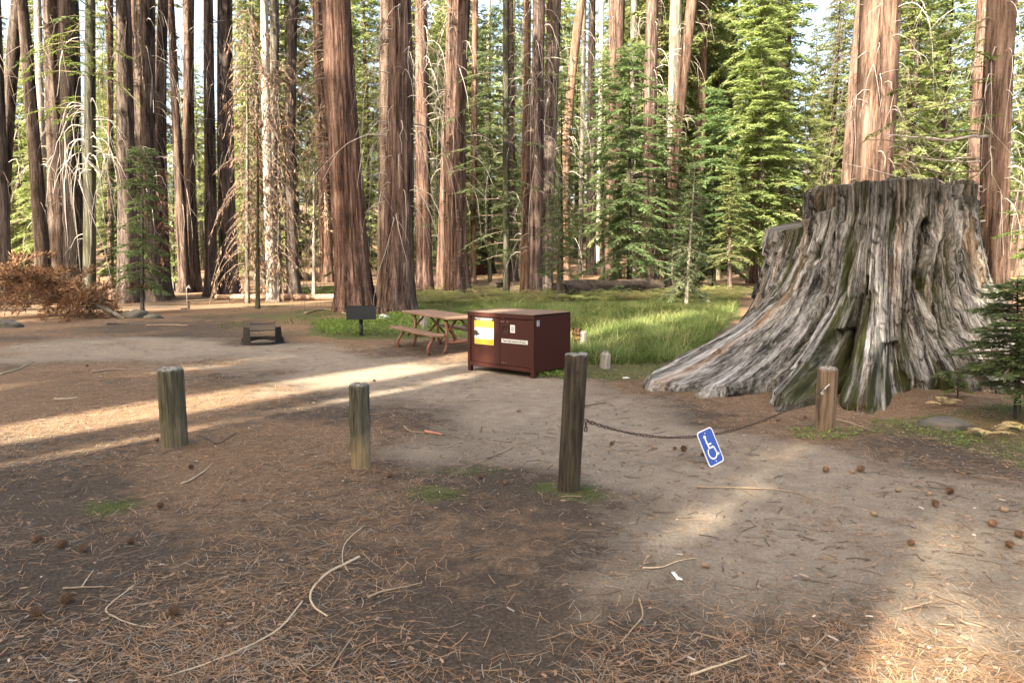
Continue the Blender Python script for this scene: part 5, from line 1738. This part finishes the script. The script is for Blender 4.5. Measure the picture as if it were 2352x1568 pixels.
# charred snag
b = G(1114, 628)
kk = b.y / FOC
t = thing('charred_stump', 'tall charred black stump far off between the trunks, beside the tiny bear locker', 'stump', b)
H_ = 96 * kk
r_ = 21 * kk
M['char'] = mat_simple('char', (0.010, 0.009, 0.008), 0.9, 0.5, 4, bump=0.8, bd=0.05, col2=(0.045, 0.04, 0.034))
zs2 = np.linspace(-0.2, 1, 30)
th2 = np.linspace(0, 2 * np.pi, 40, endpoint=False)
Z2, T2 = np.meshgrid(zs2, th2, indexing='ij')
topn = 1 + 0.14 * vnoise(np.cos(T2) * 3, np.sin(T2) * 3, 5) - 0.25 * sstep(-0.2, -0.9, np.cos(T2))
R3 = r_ * (0.9 + 0.35 * np.exp(-np.maximum(Z2, 0) * 5) + 0.12 * vnoise(np.cos(T2) * 5, np.sin(T2) * 5, Z2 * 2))
V2 = np.stack([R3 * np.cos(T2), R3 * np.sin(T2), Z2 * H_ * topn], -1)
in_ = V2[-1] * np.array([0.4, 0.4, 0.55])
V2 = np.concatenate([V2.reshape(-1, 3), in_])
i2 = np.arange(31 * 40).reshape(31, 40)
rr2 = np.roll(i2, -1, 1)
link('charred_wood', np_mesh('charred_wood', V2, np.stack([i2[:-1], rr2[:-1], rr2[1:], i2[1:]], -1).reshape(-1, 4), M['char'], True), t)

def rock(label, px, py, w, h, d, mat='rock', seed=0, name='rock', cat='rock', rz=0.0):
    b = G(px, py)
    rg = np.random.default_rng(seed)
    n1, n2 = 22, 14
    a1 = np.linspace(0, 2 * np.pi, n1, endpoint=False)
    a2 = np.linspace(-np.pi / 2, np.pi / 2, n2)
    A2, A1 = np.meshgrid(a2, a1, indexing='ij')
    x, y, z = np.cos(A2) * np.cos(A1), np.cos(A2) * np.sin(A1), np.sin(A2)
    k = 1 + 0.28 * vnoise(x * 1.6 + seed, y * 1.6, z * 1.6) + 0.12 * vnoise(x * 4 + seed, y * 4, z * 4)
    V_ = np.stack([x * k * w / 2, y * k * d / 2, z * k * h * 0.8 + h * 0.15], -1).reshape(-1, 3)
    i_ = np.arange(n1 * n2).reshape(n2, n1)
    r_2 = np.roll(i_, -1, 1)
    o = link(name, np_mesh(name, V_, np.stack([i_[:-1], r_2[:-1], r_2[1:], i_[1:]], -1).reshape(-1, 4), M[mat], True), None, b, rz)
    return tag(o, label, cat)
rock('pale grey rock at the foot of the giants, right of the pedestal grill', 880, 734, 0.42, 0.14, 0.3, 'rock_pale', 1)
rock('grey boulder slab half buried in the grass at the right, below the layered young fir', 2165, 978, 0.46, 0.085, 0.40, 'rock', 2, rz=0.3)
rock('dark mossy rock on the brow at the foot of the dark understory fir', 312, 729, 0.65, 0.22, 0.5, 'rock', 3)
rock('small dark rock right of the dark understory fir on the brow', 352, 731, 0.5, 0.12, 0.3, 'rock', 4)
rock('low dark rock under the brown fallen branches at the left edge', 12, 752, 0.8, 0.2, 0.5, 'rock', 5)
rock('pair of small stones at the foot of the water spigot', 423, 711, 0.22, 0.07, 0.15, 'rock', 6)
rock('small white chip of rock catching light at the back of the meadow', 1627, 694, 0.17, 0.12, 0.12, 'rock_pale', 7)
rock('white chip lying on the grass edge left of the stump roots', 1438, 868, 0.10, 0.02, 0.05, 'rock_pale', 8)

# ------------------------------------------------------------------ fallen tree with brown needles at the left edge
fa, fb_ = P(55, 640, 20.5), G(282, 730)
t = thing('fallen_tree', 'fallen tree top with rust brown needles piled at the left edge with a bare tip', 'fallen tree', fb_)
d_ = fa - fb_
m_ = MB()
pts = [d_ * (k / 9) + Vector((0, 0, 0.06 * math.sin(k * .9))) for k in range(-1, 10)]
m_.tube(pts, [0.045] + [0.055 + 0.006 * k for k in range(10)], 10)
m_.build('stem', M['bark_grey'], t, True)
rng = np.random.default_rng(55)
fol, pa, ra = [], [], []
L0 = d_.length
for k in range(95):
    u = rng.uniform(0.28, 1.25)
    b0 = np.array(d_ * u)
    dirv = rng.normal(size=3)
    dirv[2] = abs(dirv[2]) * 0.5 - 0.25
    dirv[0] += rng.uniform(-0.4, 0.9)
    dirv /= np.linalg.norm(dirv)
    L = rng.uniform(0.7, 2.0)
    n = 26
    tt = np.linspace(0.1, 1, n)
    pp = b0 + dirv * L * tt[:, None] - np.array([0, 0, 1]) * L * 0.35 * (tt ** 2)[:, None]
    pp[:, 2] = np.maximum(pp[:, 2], -0.05 + 0.1 * rng.uniform(size=n))
    pa.append(pp[::5][:5])
    ra.append(np.linspace(0.014, 0.004, 5))
    for j in range(5):
        D_ = dirv + rng.normal(size=(n, 3)) * 0.75
        fol.append(diamonds(pp + rng.normal(size=(n, 3)) * 0.05, D_, rng.normal(size=(n, 3)), rng.uniform(.10, .24, n), rng.uniform(.02, .045, n)))
V, F = catVF(fol)
link('dead_needles', np_mesh('dead_needles', V, F, M['dead_leaf']), t)
V, F = tubes_np(pa, ra, 4)
link('dead_branches', np_mesh('dead_branches', V, F, M['deadwood_dark'], True), t)
# ------------------------------------------------------------------ meadow grass, ground cover, ferns
def blades(rng, n, poly, h, w, lean, name, mat, clump=0.0, keep=None, box=None):
    xs = [p[0] for p in poly]
    ys = [p[1] for p in poly]
    x = rng.uniform(min(xs), max(xs), n * 3)
    y = rng.uniform(min(ys), max(ys), n * 3)
    ok = poly_mask(poly, x, y)
    x, y = x[ok][:n], y[ok][:n]
    if keep is not None:
        k = keep(x, y) > rng.uniform(size=len(x))
        x, y = x[k], y[k]
    # nothing grows through the locker or the stump
    lx = (x - bl.location.x) * math.cos(TH) - (y - bl.location.y) * math.sin(TH)
    ly = (x - bl.location.x) * math.sin(TH) + (y - bl.location.y) * math.cos(TH)
    ok = ~((np.abs(lx) < BW / 2 + .05) & (np.abs(ly) < BD / 2 + .05))
    sd = np.hypot(x - SC[0], y - SC[1])
    rb_ = np.interp(np.degrees(np.arctan2(y - SC[1], x - SC[0])) % 360, ctrl[:, 0], ctrl[:, 1])
    ok &= sd > rb_ - 0.1
    x, y = x[ok], y[ok]
    n = len(x)
    cl = 0.75 + 0.5 * fbm(x * 0.8, y * 0.8, 4, 3)
    hh = rng.uniform(h[0], h[1], n) * cl
    az = rng.uniform(0, 6.28, n) + 0.0
    if clump:
        az = 6.28 * vnoise(x * clump, y * clump, 8) + rng.normal(size=n) * 0.9
    ln = rng.uniform(lean[0], lean[1], n)
    d = np.stack([np.cos(az), np.sin(az)], 1)
    sdv = np.stack([-d[:, 1], d[:, 0]], 1)
    z = zt(x, y) - 0.02
    V = []
    for k, (u, wf) in enumerate(((0, 1), (0.5, 0.9), (1.0, 0.08))):
        px_ = x + d[:, 0] * ln * hh * u ** 1.8
        py_ = y + d[:, 1] * ln * hh * u ** 1.8
        pz_ = z + hh * (u - 0.28 * ln * u * u)
        for s_ in (-1, 1):
            ww = w * wf * 0.5 * s_
            V.append(np.stack([px_ + sdv[:, 0] * ww, py_ + sdv[:, 1] * ww, pz_], 1))
    V = np.stack(V, 1).reshape(-1, 3)
    o = (np.arange(n) * 6)[:, None]
    F = np.concatenate([o + np.array([[0, 1, 3, 2]]), o + np.array([[2, 3, 5, 4]])], 1).reshape(-1, 4)
    return tag(link(name, np_mesh(name, V, F, M[mat])), None, None, None, 'stuff')
rng = np.random.default_rng(31)
blades(rng, 52000, TALL, (0.22, 0.50), 0.010, (0.3, 1.3), 'tall_grass', 'grass', 0.7)
blades(rng, 8000, TALL, (0.35, 0.68), 0.009, (0.3, 1.5), 'dry_tall_grass', 'grass_dry', 0.6)
blades(rng, 60000, MEADOW, (0.06, 0.17), 0.010, (0.3, 1.4), 'short_grass', 'grass', 0.9, lambda x, y: 0.2 + 0.6 * sstep(-0.1, 0.3, fbm(x * 1.2, y * 1.2, 3, 3)))
blades(rng, 9000, CORNER, (0.03, 0.12), 0.005, (0.4, 1.6), 'corner_grass', 'grass', 0.9, lambda x, y: sstep(-0.05, 0.4, fbm(x * 1.6, y * 1.6, 3, 3)))
blades(rng, 5000, CORNER, (0.04, 0.12), 0.005, (0.4, 1.6), 'corner_dry_grass', 'grass_dry', 0.9, lambda x, y: sstep(0.0, 0.4, fbm(x * 1.2 + 5, y * 1.2, 3, 3)))
FARGREEN = W([(520, 760), (760, 745), (800, 700), (560, 705), (470, 735)])
blades(rng, 9000, FARGREEN, (0.05, 0.16), 0.010, (0.3, 1.4), 'patchy_grass', 'grass', 0.9, lambda x, y: sstep(0.0, 0.35, fbm(x * 0.7, y * 0.7, 3, 3)))
MEAD2 = W([(690, 676), (780, 676), (780, 660), (690, 662)])
blades(rng, 7000, MEAD2, (0.15, 0.35), 0.02, (0.3, 1.0), 'far_grass', 'grass', 0.9)

# broad little leaves of the ground cover under the table and grill
def leaves(rng, n, poly, size, name, mat, hz, keep=None):
    xs = [p[0] for p in poly]
    ys = [p[1] for p in poly]
    x = rng.uniform(min(xs), max(xs), n * 3)
    y = rng.uniform(min(ys), max(ys), n * 3)
    ok = poly_mask(poly, x, y)
    x, y = x[ok][:n], y[ok][:n]
    if keep is not None:
        k = keep(x, y) > rng.uniform(size=len(x))
        x, y = x[k], y[k]
    n = len(x)
    B = np.stack([x, y, zt(x, y) + rng.uniform(hz[0], hz[1], n)], 1)
    D = rng.normal(size=(n, 3))
    D[:, 2] *= 0.35
    L = rng.uniform(size[0], size[1], n)
    V, F = diamonds(B, D, np.array([0, 0, 1.0]) + rng.normal(size=(n, 3)) * 0.35, L, L * 0.75, 0.1)
    return tag(link(name, np_mesh(name, V, F, M[mat])), None, None, None, 'stuff')
COVER = W([(705, 742), (860, 735), (960, 712), (1060, 730), (1060, 776), (905, 774), (760, 772)])
leaves(rng, 26000, COVER, (0.03, 0.075), 'ground_cover', 'cover', (0.02, 0.14), lambda x, y: 0.25 + 0.75 * sstep(-0.2, 0.3, fbm(x * 0.9, y * 0.9, 5, 3)))
leaves(rng, 1500, W([(1240, 838), (1310, 838), (1310, 872), (1235, 868)]), (0.02, 0.05), 'leafy_weeds', 'cover', (0.01, 0.07))
leaves(rng, 420, W([(1815, 985), (1990, 985), (1960, 1012), (1830, 1010)]), (0.012, 0.035), 'post_weeds', 'cover', (0.005, 0.03))
leaves(rng, 900, W([(1985, 965), (2150, 960), (2352, 1000), (2352, 1060), (2150, 1010)]), (0.012, 0.04), 'corner_weeds', 'cover', (0.005, 0.04), lambda x, y: sstep(0, .4, fbm(x * 2, y * 2, 1, 2)))
# moss cushions at the feet of the posts
mp = [bT + Vector((0.1, -0.12, 0)), bT + Vector((-0.12, -.05, 0)), bM + Vector((0.75, -0.15, 0)), bM + Vector((.95, -.1, 0)), G(262, 1165), G(1000, 1135)]
B = np.concatenate([np.stack([rng.normal(p.x, 0.11, 220), rng.normal(p.y, 0.07, 220), np.full(220, 0.004)], 1) for p in mp])
D = rng.normal(size=B.shape)
D[:, 2] = np.abs(D[:, 2]) * .8 + .2
V, F = diamonds(B, D, rng.normal(size=B.shape), rng.uniform(.008, .022, len(B)), np.full(len(B), .005))
tag(link('moss', np_mesh('moss', V, F, M['grass'])), None, None, None, 'stuff')

def frond(rng, b, az, L, arch, leafn=13, wf=0.30):
    """one fern frond as diamonds along both sides of an arching stalk"""
    hd = np.array([math.cos(az), math.sin(az), 0])
    pp = np.array([-hd[1], hd[0], 0])
    t = np.linspace(0.18, 1, leafn)
    P0 = b + hd * L * t[:, None] * (0.95) + np.array([0, 0, 1.0]) * L * (arch * t - arch * 0.9 * t * t)[:, None]
    wd = wf * L * np.sin(np.pi * np.clip(0.12 + 0.88 * (1 - t), 0, 1)) ** 0.8 * (0.35 + 0.65 * (1 - t))
    out = []
    for s_ in (-1, 1):
        D = pp * s_ + hd * 0.45 + np.array([0, 0, -0.15]) + rng.normal(size=(leafn, 3)) * 0.08
        out.append(diamonds(P0, D, np.tile([0, 0, 1.0], (leafn, 1)), np.maximum(wd, 0.01), np.maximum(wd * 0.30, .006)))
    ts = np.linspace(0, 1, 4)
    st = b + hd * L * ts[:, None] * .95 + np.array([0, 0, 1.0]) * L * (arch * ts - arch * .9 * ts * ts)[:, None]
    return out, st
fol, st, sr = [], [], []
n = 0
xs = [p[0] for p in FERNS]
ys = [p[1] for p in FERNS]
while n < 520:
    x, y = rng.uniform(min(xs), max(xs)), rng.uniform(min(ys), max(ys))
    if not poly_mask(FERNS, np.array([x]), np.array([y]))[0]:
        continue
    if float(fbm(x * 0.5, y * 0.5, 9, 3)) < -0.22:
        continue
    n += 1
    for k in range(int(rng.integers(3, 6))):
        o_, s_ = frond(rng, np.array([x, y, float(zt(x, y)) + rng.uniform(.02, .1)]), rng.uniform(0, 6.28), rng.uniform(0.5, 0.95), rng.uniform(1.1, 1.9), 9, 0.36)
        fol += o_
        st.append(s_)
        sr.append(np.linspace(.006, .002, 4))
V, F = catVF(fol)
tag(link('ferns', np_mesh('ferns', V, F, M['fern'])), None, None, None, 'stuff')
for (px, py, label, nf, L, cat) in ((2268, 1000, 'pale yellow fern with broad toothed fronds near the right edge, below the boulder slab', 4, 0.30, 'fern'), (2350, 985, 'pale dry fern cut by the right edge under the layered young fir', 5, 0.30, 'fern'), (2165, 935, 'dry golden fern in the light patch at the right foot of the stump', 4, 0.26, 'fern')):
    b = G(px, py)
    t = thing('fern', label, cat, b)
    for k in range(nf):
        o_, s_ = frond(rng, np.array([0, 0, 0.03]), rng.uniform(0, 6.28) if k else 3.3, L * rng.uniform(.7, 1.1), rng.uniform(.4, .9), 15, 0.42)
        V, F = catVF(o_)
        link('frond', np_mesh('frond', V, F, M['fern_pale']), t)

# ------------------------------------------------------------------ litter on the ground
rng = np.random.default_rng(71)
def ground_z(x, y):
    return zt(x, y) + (1 - sstep(12, 24, np.hypot(x, y))) * (0.016 * fbm(x * 2.2, y * 2.2, 1, 4) + 0.007 * fbm(x * 9, y * 9, 4, 3)) * (1 - 0.5 * path_f(x, y))
def scatter(n, y0, y1, pw=1.0):
    y = y0 * (y1 / y0) ** (rng.uniform(size=n) ** pw)
    x = rng.uniform(-1, 1, n) * (0.80 * y + 0.8)
    return x, y
def strips(name, mat, n, y0, y1, L, w, curl, keep, zoff, thick=0.0, pw=1.0):
    x, y = scatter(n, y0, y1, pw)
    k = keep(x, y) > rng.uniform(size=len(x))
    x, y = x[k], y[k]
    n = len(x)
    az = rng.uniform(0, 6.28, n)
    LL = rng.uniform(L[0], L[1], n)
    cv = rng.normal(size=n) * curl
    ww = w * rng.uniform(.7, 1.35, n) * (1 + 0.10 * np.maximum(0, y - 4))
    z0 = ground_z(x, y) + rng.uniform(zoff[0], zoff[1], n)
    tl = rng.normal(size=n) * 0.05
    V = []
    sg_ = 3
    for j in range(sg_):
        u = j / (sg_ - 1) - 0.5
        a = az + cv * u
        cx = x + LL * u * np.cos(az + cv * u * 0.5)
        cy = y + LL * u * np.sin(az + cv * u * 0.5)
        cz = z0 + tl * LL * u + 0.10 * LL * (0.25 - u * u) * np.abs(cv) * .3
        for s_ in (-1, 1):
            V.append(np.stack([cx - np.sin(a) * ww * .5 * s_, cy + np.cos(a) * ww * .5 * s_, cz + (0 if s_ < 0 else thick)], 1))
    V = np.stack(V, 1).reshape(-1, 3)
    o = (np.arange(n) * 6)[:, None]
    F = np.concatenate([o + np.array([[0, 1, 3, 2]]), o + np.array([[2, 3, 5, 4]])], 1).reshape(-1, 4)
    return tag(link(name, np_mesh(name, V, F, M[mat])), None, None, None, 'stuff')
def kd(x, y):
    return np.clip(0.36 + 1.1 * fbm(x * 0.9, y * 0.9, 12, 4) + 0.45 * duff_f(x, y) - 0.55 * path_f(x, y), 0.05, 1)
def kp(x, y):
    return np.clip(0.35 + 0.9 * fbm(x * 1.3, y * 1.3, 22, 4), 0.05, 1)
def mat_litter(name, a, b):
    n = NT(name)
    c = n.mix(n.island(), a, b)
    return n.done(c, 0.8, 0.2)
M['needle'] = mat_litter('needle', (0.11, 0.062, 0.034), (0.36, 0.215, 0.115))
M['needle_grey'] = mat_litter('needle_grey', (0.10, 0.085, 0.068), (0.33, 0.28, 0.22))
M['twig'] = mat_litter('twig', (0.04, 0.028, 0.020), (0.16, 0.115, 0.08))
M['chip'] = mat_litter('chip', (0.20, 0.165, 0.135), (0.42, 0.37, 0.32))
M['crumb'] = mat_litter('crumb', (0.05, 0.035, 0.026), (0.24, 0.155, 0.10))
strips('fallen_needles', 'needle', 88000, 1.3, 15, (0.05, 0.14), 0.0022, 0.55, kd, (0.001, 0.012))
strips('grey_needles', 'needle_grey', 52000, 1.3, 14, (0.04, 0.12), 0.0021, 0.55, kd, (0.001, 0.010))
strips('fallen_twigs', 'twig', 9000, 1.3, 15, (0.04, 0.16), 0.0042, 0.6, kp, (0.002, 0.010), 0.004)
strips('wood_chips', 'chip', 900, 1.3, 14, (0.012, 0.05), 0.007, 0.4, kp, (0.003, 0.012), 0.003)
strips('bark_crumbs', 'crumb', 26000, 1.3, 16, (0.008, 0.035), 0.009, 0.4, kp, (0.001, 0.008), 0.004)
# needles that lie on the locker top
n = 420
lx, ly = rng.uniform(-BW / 2, BW / 2, n), rng.uniform(-BD / 2, BD / 2, n)
B = np.stack([lx, ly, np.full(n, BH + 0.002)], 1)
az = rng.uniform(0, 6.28, n)
V, F = diamonds(B, np.stack([np.cos(az), np.sin(az), np.full(n, .02)], 1), np.tile([0, 0, 1.0], (n, 1)), rng.uniform(.04, .10, n), np.full(n, .006))
o = link('needles_on_locker', np_mesh('needles_on_locker', V, F, M['needle']), None, bl.location, -TH)
tag(o, None, None, None, 'stuff')

# sticks one can pick out
def stick(label, pts, wpx, mat='stick', name='fallen_stick'):
    ps = [G(a, b_) for a, b_ in pts]
    # smooth the path
    fine_ = []
    for i in range(len(ps) - 1):
        p0, p1, p2, p3 = ps[max(i - 1, 0)], ps[i], ps[i + 1], ps[min(i + 2, len(ps) - 1)]
        for k in range(5):
            u = k / 5
            fine_.append(0.5 * ((2 * p1) + (p2 - p0) * u + (2 * p0 - 5 * p1 + 4 * p2 - p3) * u * u + (3 * p1 - p0 - 3 * p2 + p3) * u ** 3))
    fine_.append(ps[-1])
    r = wpx * ps[0].y / FOC / 2
    n_ = len(fine_)
    rr_s = [r * (1 - 0.55 * i / (n_ - 1)) * (1 + .12 * math.sin(i * 2.1)) for i in range(n_)]
    b0 = fine_[0].copy()
    off = [Vector((q.x - b0.x, q.y - b0.y, float(ground_z(q.x, q.y)) + rr_s[i] * .8 + 0.004)) for i, q in enumerate(fine_)]
    m = MB()
    m.tube(off, rr_s, 7)
    o_ = m.build(name, M[mat], None, True, (b0.x, b0.y, 0))
    return tag(o_, label, 'stick', 'sticks on the clearing floor')
ST = [
 ('pale curved stick with a broken white end, lower left of centre', [(826, 1281), (790, 1300), (742, 1330), (714, 1368), (722, 1398), (752, 1416)], 7, 'stick_pale'),
 ('long thin pale stick sweeping down to the bottom edge, below the curved white-ended stick', [(695, 1385), (645, 1440), (540, 1500), (430, 1542), (366, 1560)], 5, 'stick_pale'),
 ('thin hooked twig just above the white end of the pale curved stick', [(832, 1210), (793, 1250), (787, 1290), (800, 1314)], 3, 'stick_pale'),
 ('hook shaped thin stick at lower left, opening to the upper right', [(307, 1345), (252, 1390), (248, 1410), (300, 1436), (360, 1446)], 4, 'stick_pale'),
 ('straight grey stick lying level at the lower left', [(145, 1357), (205, 1352), (265, 1346)], 5, 'stick'),
 ('straight tan stick crossing behind the level grey stick at lower left', [(188, 1353), (203, 1330), (215, 1313)], 4, 'stick_pale'),
 ('low wavy stick right of the pale curved stick', [(845, 1377), (880, 1362), (930, 1350), (970, 1342)], 5, 'stick'),
 ('straight stick rising from the bottom edge under the wavy stick', [(750, 1556), (790, 1490), (821, 1446)], 5, 'stick'),
 ('bent brown stick below the middle of the picture', [(1468, 1377), (1476, 1418), (1450, 1452), (1424, 1482)], 5, 'stick'),
 ('thick light stick near the bottom edge, right of centre', [(1586, 1552), (1650, 1530), (1718, 1504)], 7, 'stick_pale'),
 ('long dark stick slanting down to the right near the bottom edge', [(1820, 1468), (1850, 1500), (1900, 1520), (1945, 1536)], 6, 'stick_dark'),
 ('grey stick crossing over the long dark stick', [(1899, 1457), (1874, 1482), (1853, 1508)], 4, 'stick'),
 ('thin grey stick below the long dark stick, at the bottom edge', [(1866, 1562), (1900, 1530), (1937, 1502)], 4, 'stick'),
 ('dark stick beside the bright patch at the lower right', [(2150, 1372), (2190, 1386), (2222, 1400)], 6, 'stick_dark'),
 ('grey stick end to end with the dark stick beside the bright patch', [(2076, 1402), (2110, 1392), (2141, 1383)], 5, 'stick'),
 ('thin stick slanting below the bright patch at the lower right', [(2176, 1417), (2195, 1436), (2218, 1453)], 4, 'stick_dark'),
 ('thin curved stick left of the faint light patches, below the tall dark post', [(1476, 1307), (1520, 1302), (1556, 1290), (1602, 1282)], 4, 'stick_pale'),
 ('very long thin twig right of the wheelchair sign, arching across the path', [(1600, 1121), (1690, 1122), (1785, 1126), (1830, 1133), (1862, 1145)], 4, 'stick'),
 ('pinkish piece of bark with a thin tail, between the middle post and the tall post', [(976, 993), (995, 996), (1016, 1000)], 8, 'bark_chip'),
 ('thin bent twig ending at the pinkish piece of bark', [(928, 980), (945, 990), (978, 993)], 3, 'stick'),
 ('light split stick on the needles left of the leftmost post', [(124, 919), (150, 917), (178, 913)], 6, 'stick_pale'),
 ('pale stick between the leftmost post and the left edge, above the split stick', [(210, 857), (250, 851), (291, 849)], 5, 'stick'),
 ('long bent twig reaching in from the left edge', [(0, 860), (40, 848), (77, 832)], 4, 'stick_pale'),
 ('long straight dead branch lying across the ground before the dark understory fir', [(336, 749), (385, 747), (432, 748)], 4, 'stick'),
 ('curved tan stick below and right of the leftmost post', [(416, 1113), (455, 1095), (486, 1070)], 5, 'stick_pale'),
 ('thin dark twig pair right of the leftmost post foot', [(455, 996), (480, 1010), (504, 1017), (542, 996)], 4, 'stick_dark'),
 ('short dark log piece behind the flat ground at left', [(245, 746), (270, 745), (296, 745)], 8, 'stick_dark'),
 ('flat dark stick on the bare ground, left of the bear locker front', [(921, 937), (935, 941), (948, 943)], 5, 'stick_dark'),
 ('thin dark branch lying in the open between the chain and the stump', [(1310, 937), (1350, 932), (1392, 925)], 4, 'stick_dark'),
 ('grey branch on the grass before the leaning giant, pointing at the grill', [(700, 722), (745, 712), (790, 720), (812, 728)], 5, 'stick'),
 ('dark twig left of the faint path lights, below the stump', [(1176, 1030), (1010, 1090), (960, 1110)][:1] + [(1100, 1062), (1060, 1075)], 3, 'stick'),
 ('stick lying in front of the right post, pointing to the stump', [(1905, 960), (1960, 975), (2010, 990)], 4, 'stick'),
]
for lb, pts, w_, m_ in ST:
    stick(lb, pts, w_, m_)
# bleached chip
b = G(1552, 1322)
m = MB()
m.box((0, 0, 0), (0.020, 0.085, 0.006), bev=0.003)
m.box((0.006, -0.035, 0.004), (0.012, 0.04, 0.005), rz=0.4, bev=0.002)
tag(m.build('wood_chip', M['chip_white'], None, False, (b.x, b.y, float(ground_z(b.x, b.y)) + 0.006), 0.1), 'bleached white sliver of wood on the grey dirt below the tall dark post', 'wood chip')

# pine cones and bits of cork-like bark
def cone_mesh(nm, mat, seed):
    rg = np.random.default_rng(seed)
    m = MB()
    core = [(0.004, -0.033), (0.014, -0.026), (0.019, -0.010), (0.018, 0.008), (0.012, 0.026), (0.004, 0.034)]
    m.lathe(core, 12)
    for k in range(64):
        z = -0.031 + 0.062 * k / 63
        r = float(np.interp(z, [c[1] for c in core], [c[0] for c in core]))
        q = k * 2.39996
        rd = Vector((math.cos(q), math.sin(q), 0))
        tg_ = Vector((-math.sin(q), math.cos(q), 0))
        o_ = rd * (r * .9) + Vector((0, 0, z))
        tip = rd * (r + 0.011) + Vector((0, 0, z + 0.006))
        wv = 0.0075
        m.add([o_ + tg_ * wv, o_ - tg_ * wv, tip - tg_ * wv * .7 + Vector((0, 0, .002)), tip + tg_ * wv * .7 + Vector((0, 0, .002)), tip + rd * .002 - Vector((0, 0, .003)), o_ - Vector((0, 0, .004))],
              [(0, 1, 2, 3), (3, 2, 4), (0, 3, 4, 5), (1, 5, 4, 2)])
    return m.mesh(nm, mat)
CM = [cone_mesh('pine_cone', M['cone'], 1), cone_mesh('pine_cone', M['cone_light'], 2)]
CONES = [
 (85, 1245, 1.15, 0, 'dark pine cone, leftmost of the three in a row at lower left'), (141, 1258, 1.2, 0, 'dark pine cone, middle of the three in a row at lower left'), (193, 1268, 1.05, 0, 'dark pine cone, rightmost of the three in a row at lower left'),
 (152, 1386, 1.3, 0, 'dark pine cone above the hook shaped stick, under the level grey stick'), (301, 1251, 1.0, 1, 'brown pine cone to the right of the row of three at lower left'), (86, 1413, 1.2, 0, 'half buried dark cone low at the left edge, beneath the level grey stick'),
 (367, 1168, 1.0, 0, 'dark cone on the needles below the leftmost post'), (401, 1415, 1.2, 1, 'greenish brown cone right of the hook shaped stick'), (360, 1013, 1.0, 1, 'brown cone touching the foot of the leftmost post'),
 (439, 1077, 0.9, 0, 'small dark cone between the curved tan stick and the leftmost post'), (201, 842, 0.9, 0, 'small dark ball of a cone on the bare ground left of the leftmost post'), (895, 1095, 1.0, 0, 'dark cone right of the foot of the middle knotty post'),
 (1104, 1100, 0.9, 1, 'cone left of the two cones beside the tall dark post'), (1161, 1115, 0.9, 0, 'dark cone near the moss left of the tall dark post'), (1405, 1022, 0.9, 1, 'reddish cone on the path right of the tall dark post'),
 (1570, 1036, 1.25, 0, 'dark cone left of the wheelchair sign'), (1549, 1033, 0.8, 0, 'small dark cone beside the bigger cone left of the wheelchair sign'), (859, 876, 0.9, 0, 'lone dark cone on the bare ground before the bear locker'),
 (1897, 1085, 1.2, 1, 'reddish cone on the path right of the wheelchair sign'), (1976, 1084, 1.3, 0, 'dark cone farther right on the path, beyond the reddish cone'), (1787, 968, 0.9, 1, 'reddish cone under the chain, left of the right post'),
 (1849, 963, 0.9, 1, 'dark reddish cone close to the left foot of the right post'), (2182, 1135, 1.2, 1, 'tan cone on the path at far right, above the bright patch'), (2278, 1210, 1.2, 1, 'brown cone at the upper edge of the bright patch'),
 (2340, 1234, 1.2, 1, 'tan cone cut by the right edge beside the bright patch'), (2148, 1163, 1.2, 0, 'dark cone in the line of debris, far right of the path'), (2318, 1258, 1.1, 1, 'reddish brown cone inside the bright patch'),
 (2093, 1254, 0.9, 1, 'pale cone left of the bright patch'), (1616, 1048, 0.9, 0, 'dark cone lying behind the left edge of the wheelchair sign'),
]
rngc = random.Random(4)
for (px, py, sc, mi, lb) in CONES:
    b = G(px, py)
    o = link('pine_cone', CM[mi], None, (b.x, b.y, float(ground_z(b.x, b.y)) + 0.022 * sc))
    o.rotation_euler = (math.pi / 2 + rngc.uniform(-.3, .3), rngc.uniform(0, 3), rngc.uniform(0, 6.28))
    sc *= 0.62
    o.scale = (sc, sc, sc)
    tag(o, lb, 'pine cone', 'pine cones scattered on the ground')
def cork_mesh():
    m = MB()
    m.lathe([(0.016, -0.033), (0.019, -0.030), (0.018, 0.0), (0.0195, 0.03), (0.016, 0.033)], 10)
    m.v = [(x * (1 + .15 * float(vnoise(z * 60, x * 90, 2))), y, z) for x, y, z in m.v]
    return m.mesh('bark_piece', M['cork'], True)
KM = cork_mesh()
for (px, py, sc, lb) in ((1191, 946, 1.1, 'tan block of bark in the open before the bear locker'), (1503, 1031, 1.05, 'tan block of bark left of the cones beside the wheelchair sign'), (1621, 1303, 1.0, 'tan block of bark right of the bleached white sliver'),
                         (2008, 1184, 1.0, 'brown cylinder of bark on the grey path at right'), (2306, 1175, 1.1, 'tan cylinder of bark near the right edge above the bright patch'), (1958, 1088, 0.9, 'flat piece of bark beside the dark cone on the path'), (2136, 1136, 0.9, 'tan piece of bark left of the tan cone at far right'), (2062, 1128, 0.9, 'brown piece of bark on the path below the right post')):
    b = G(px, py)
    o = link('bark_piece', KM, None, (b.x, b.y, float(ground_z(b.x, b.y)) + 0.017 * sc))
    o.rotation_euler = (0, math.pi / 2, rngc.uniform(-.5, .6))
    sc *= 0.72
    o.scale = (sc, sc, sc * 0.8)
    tag(o, lb, 'bark piece', 'blocks of bark on the path')
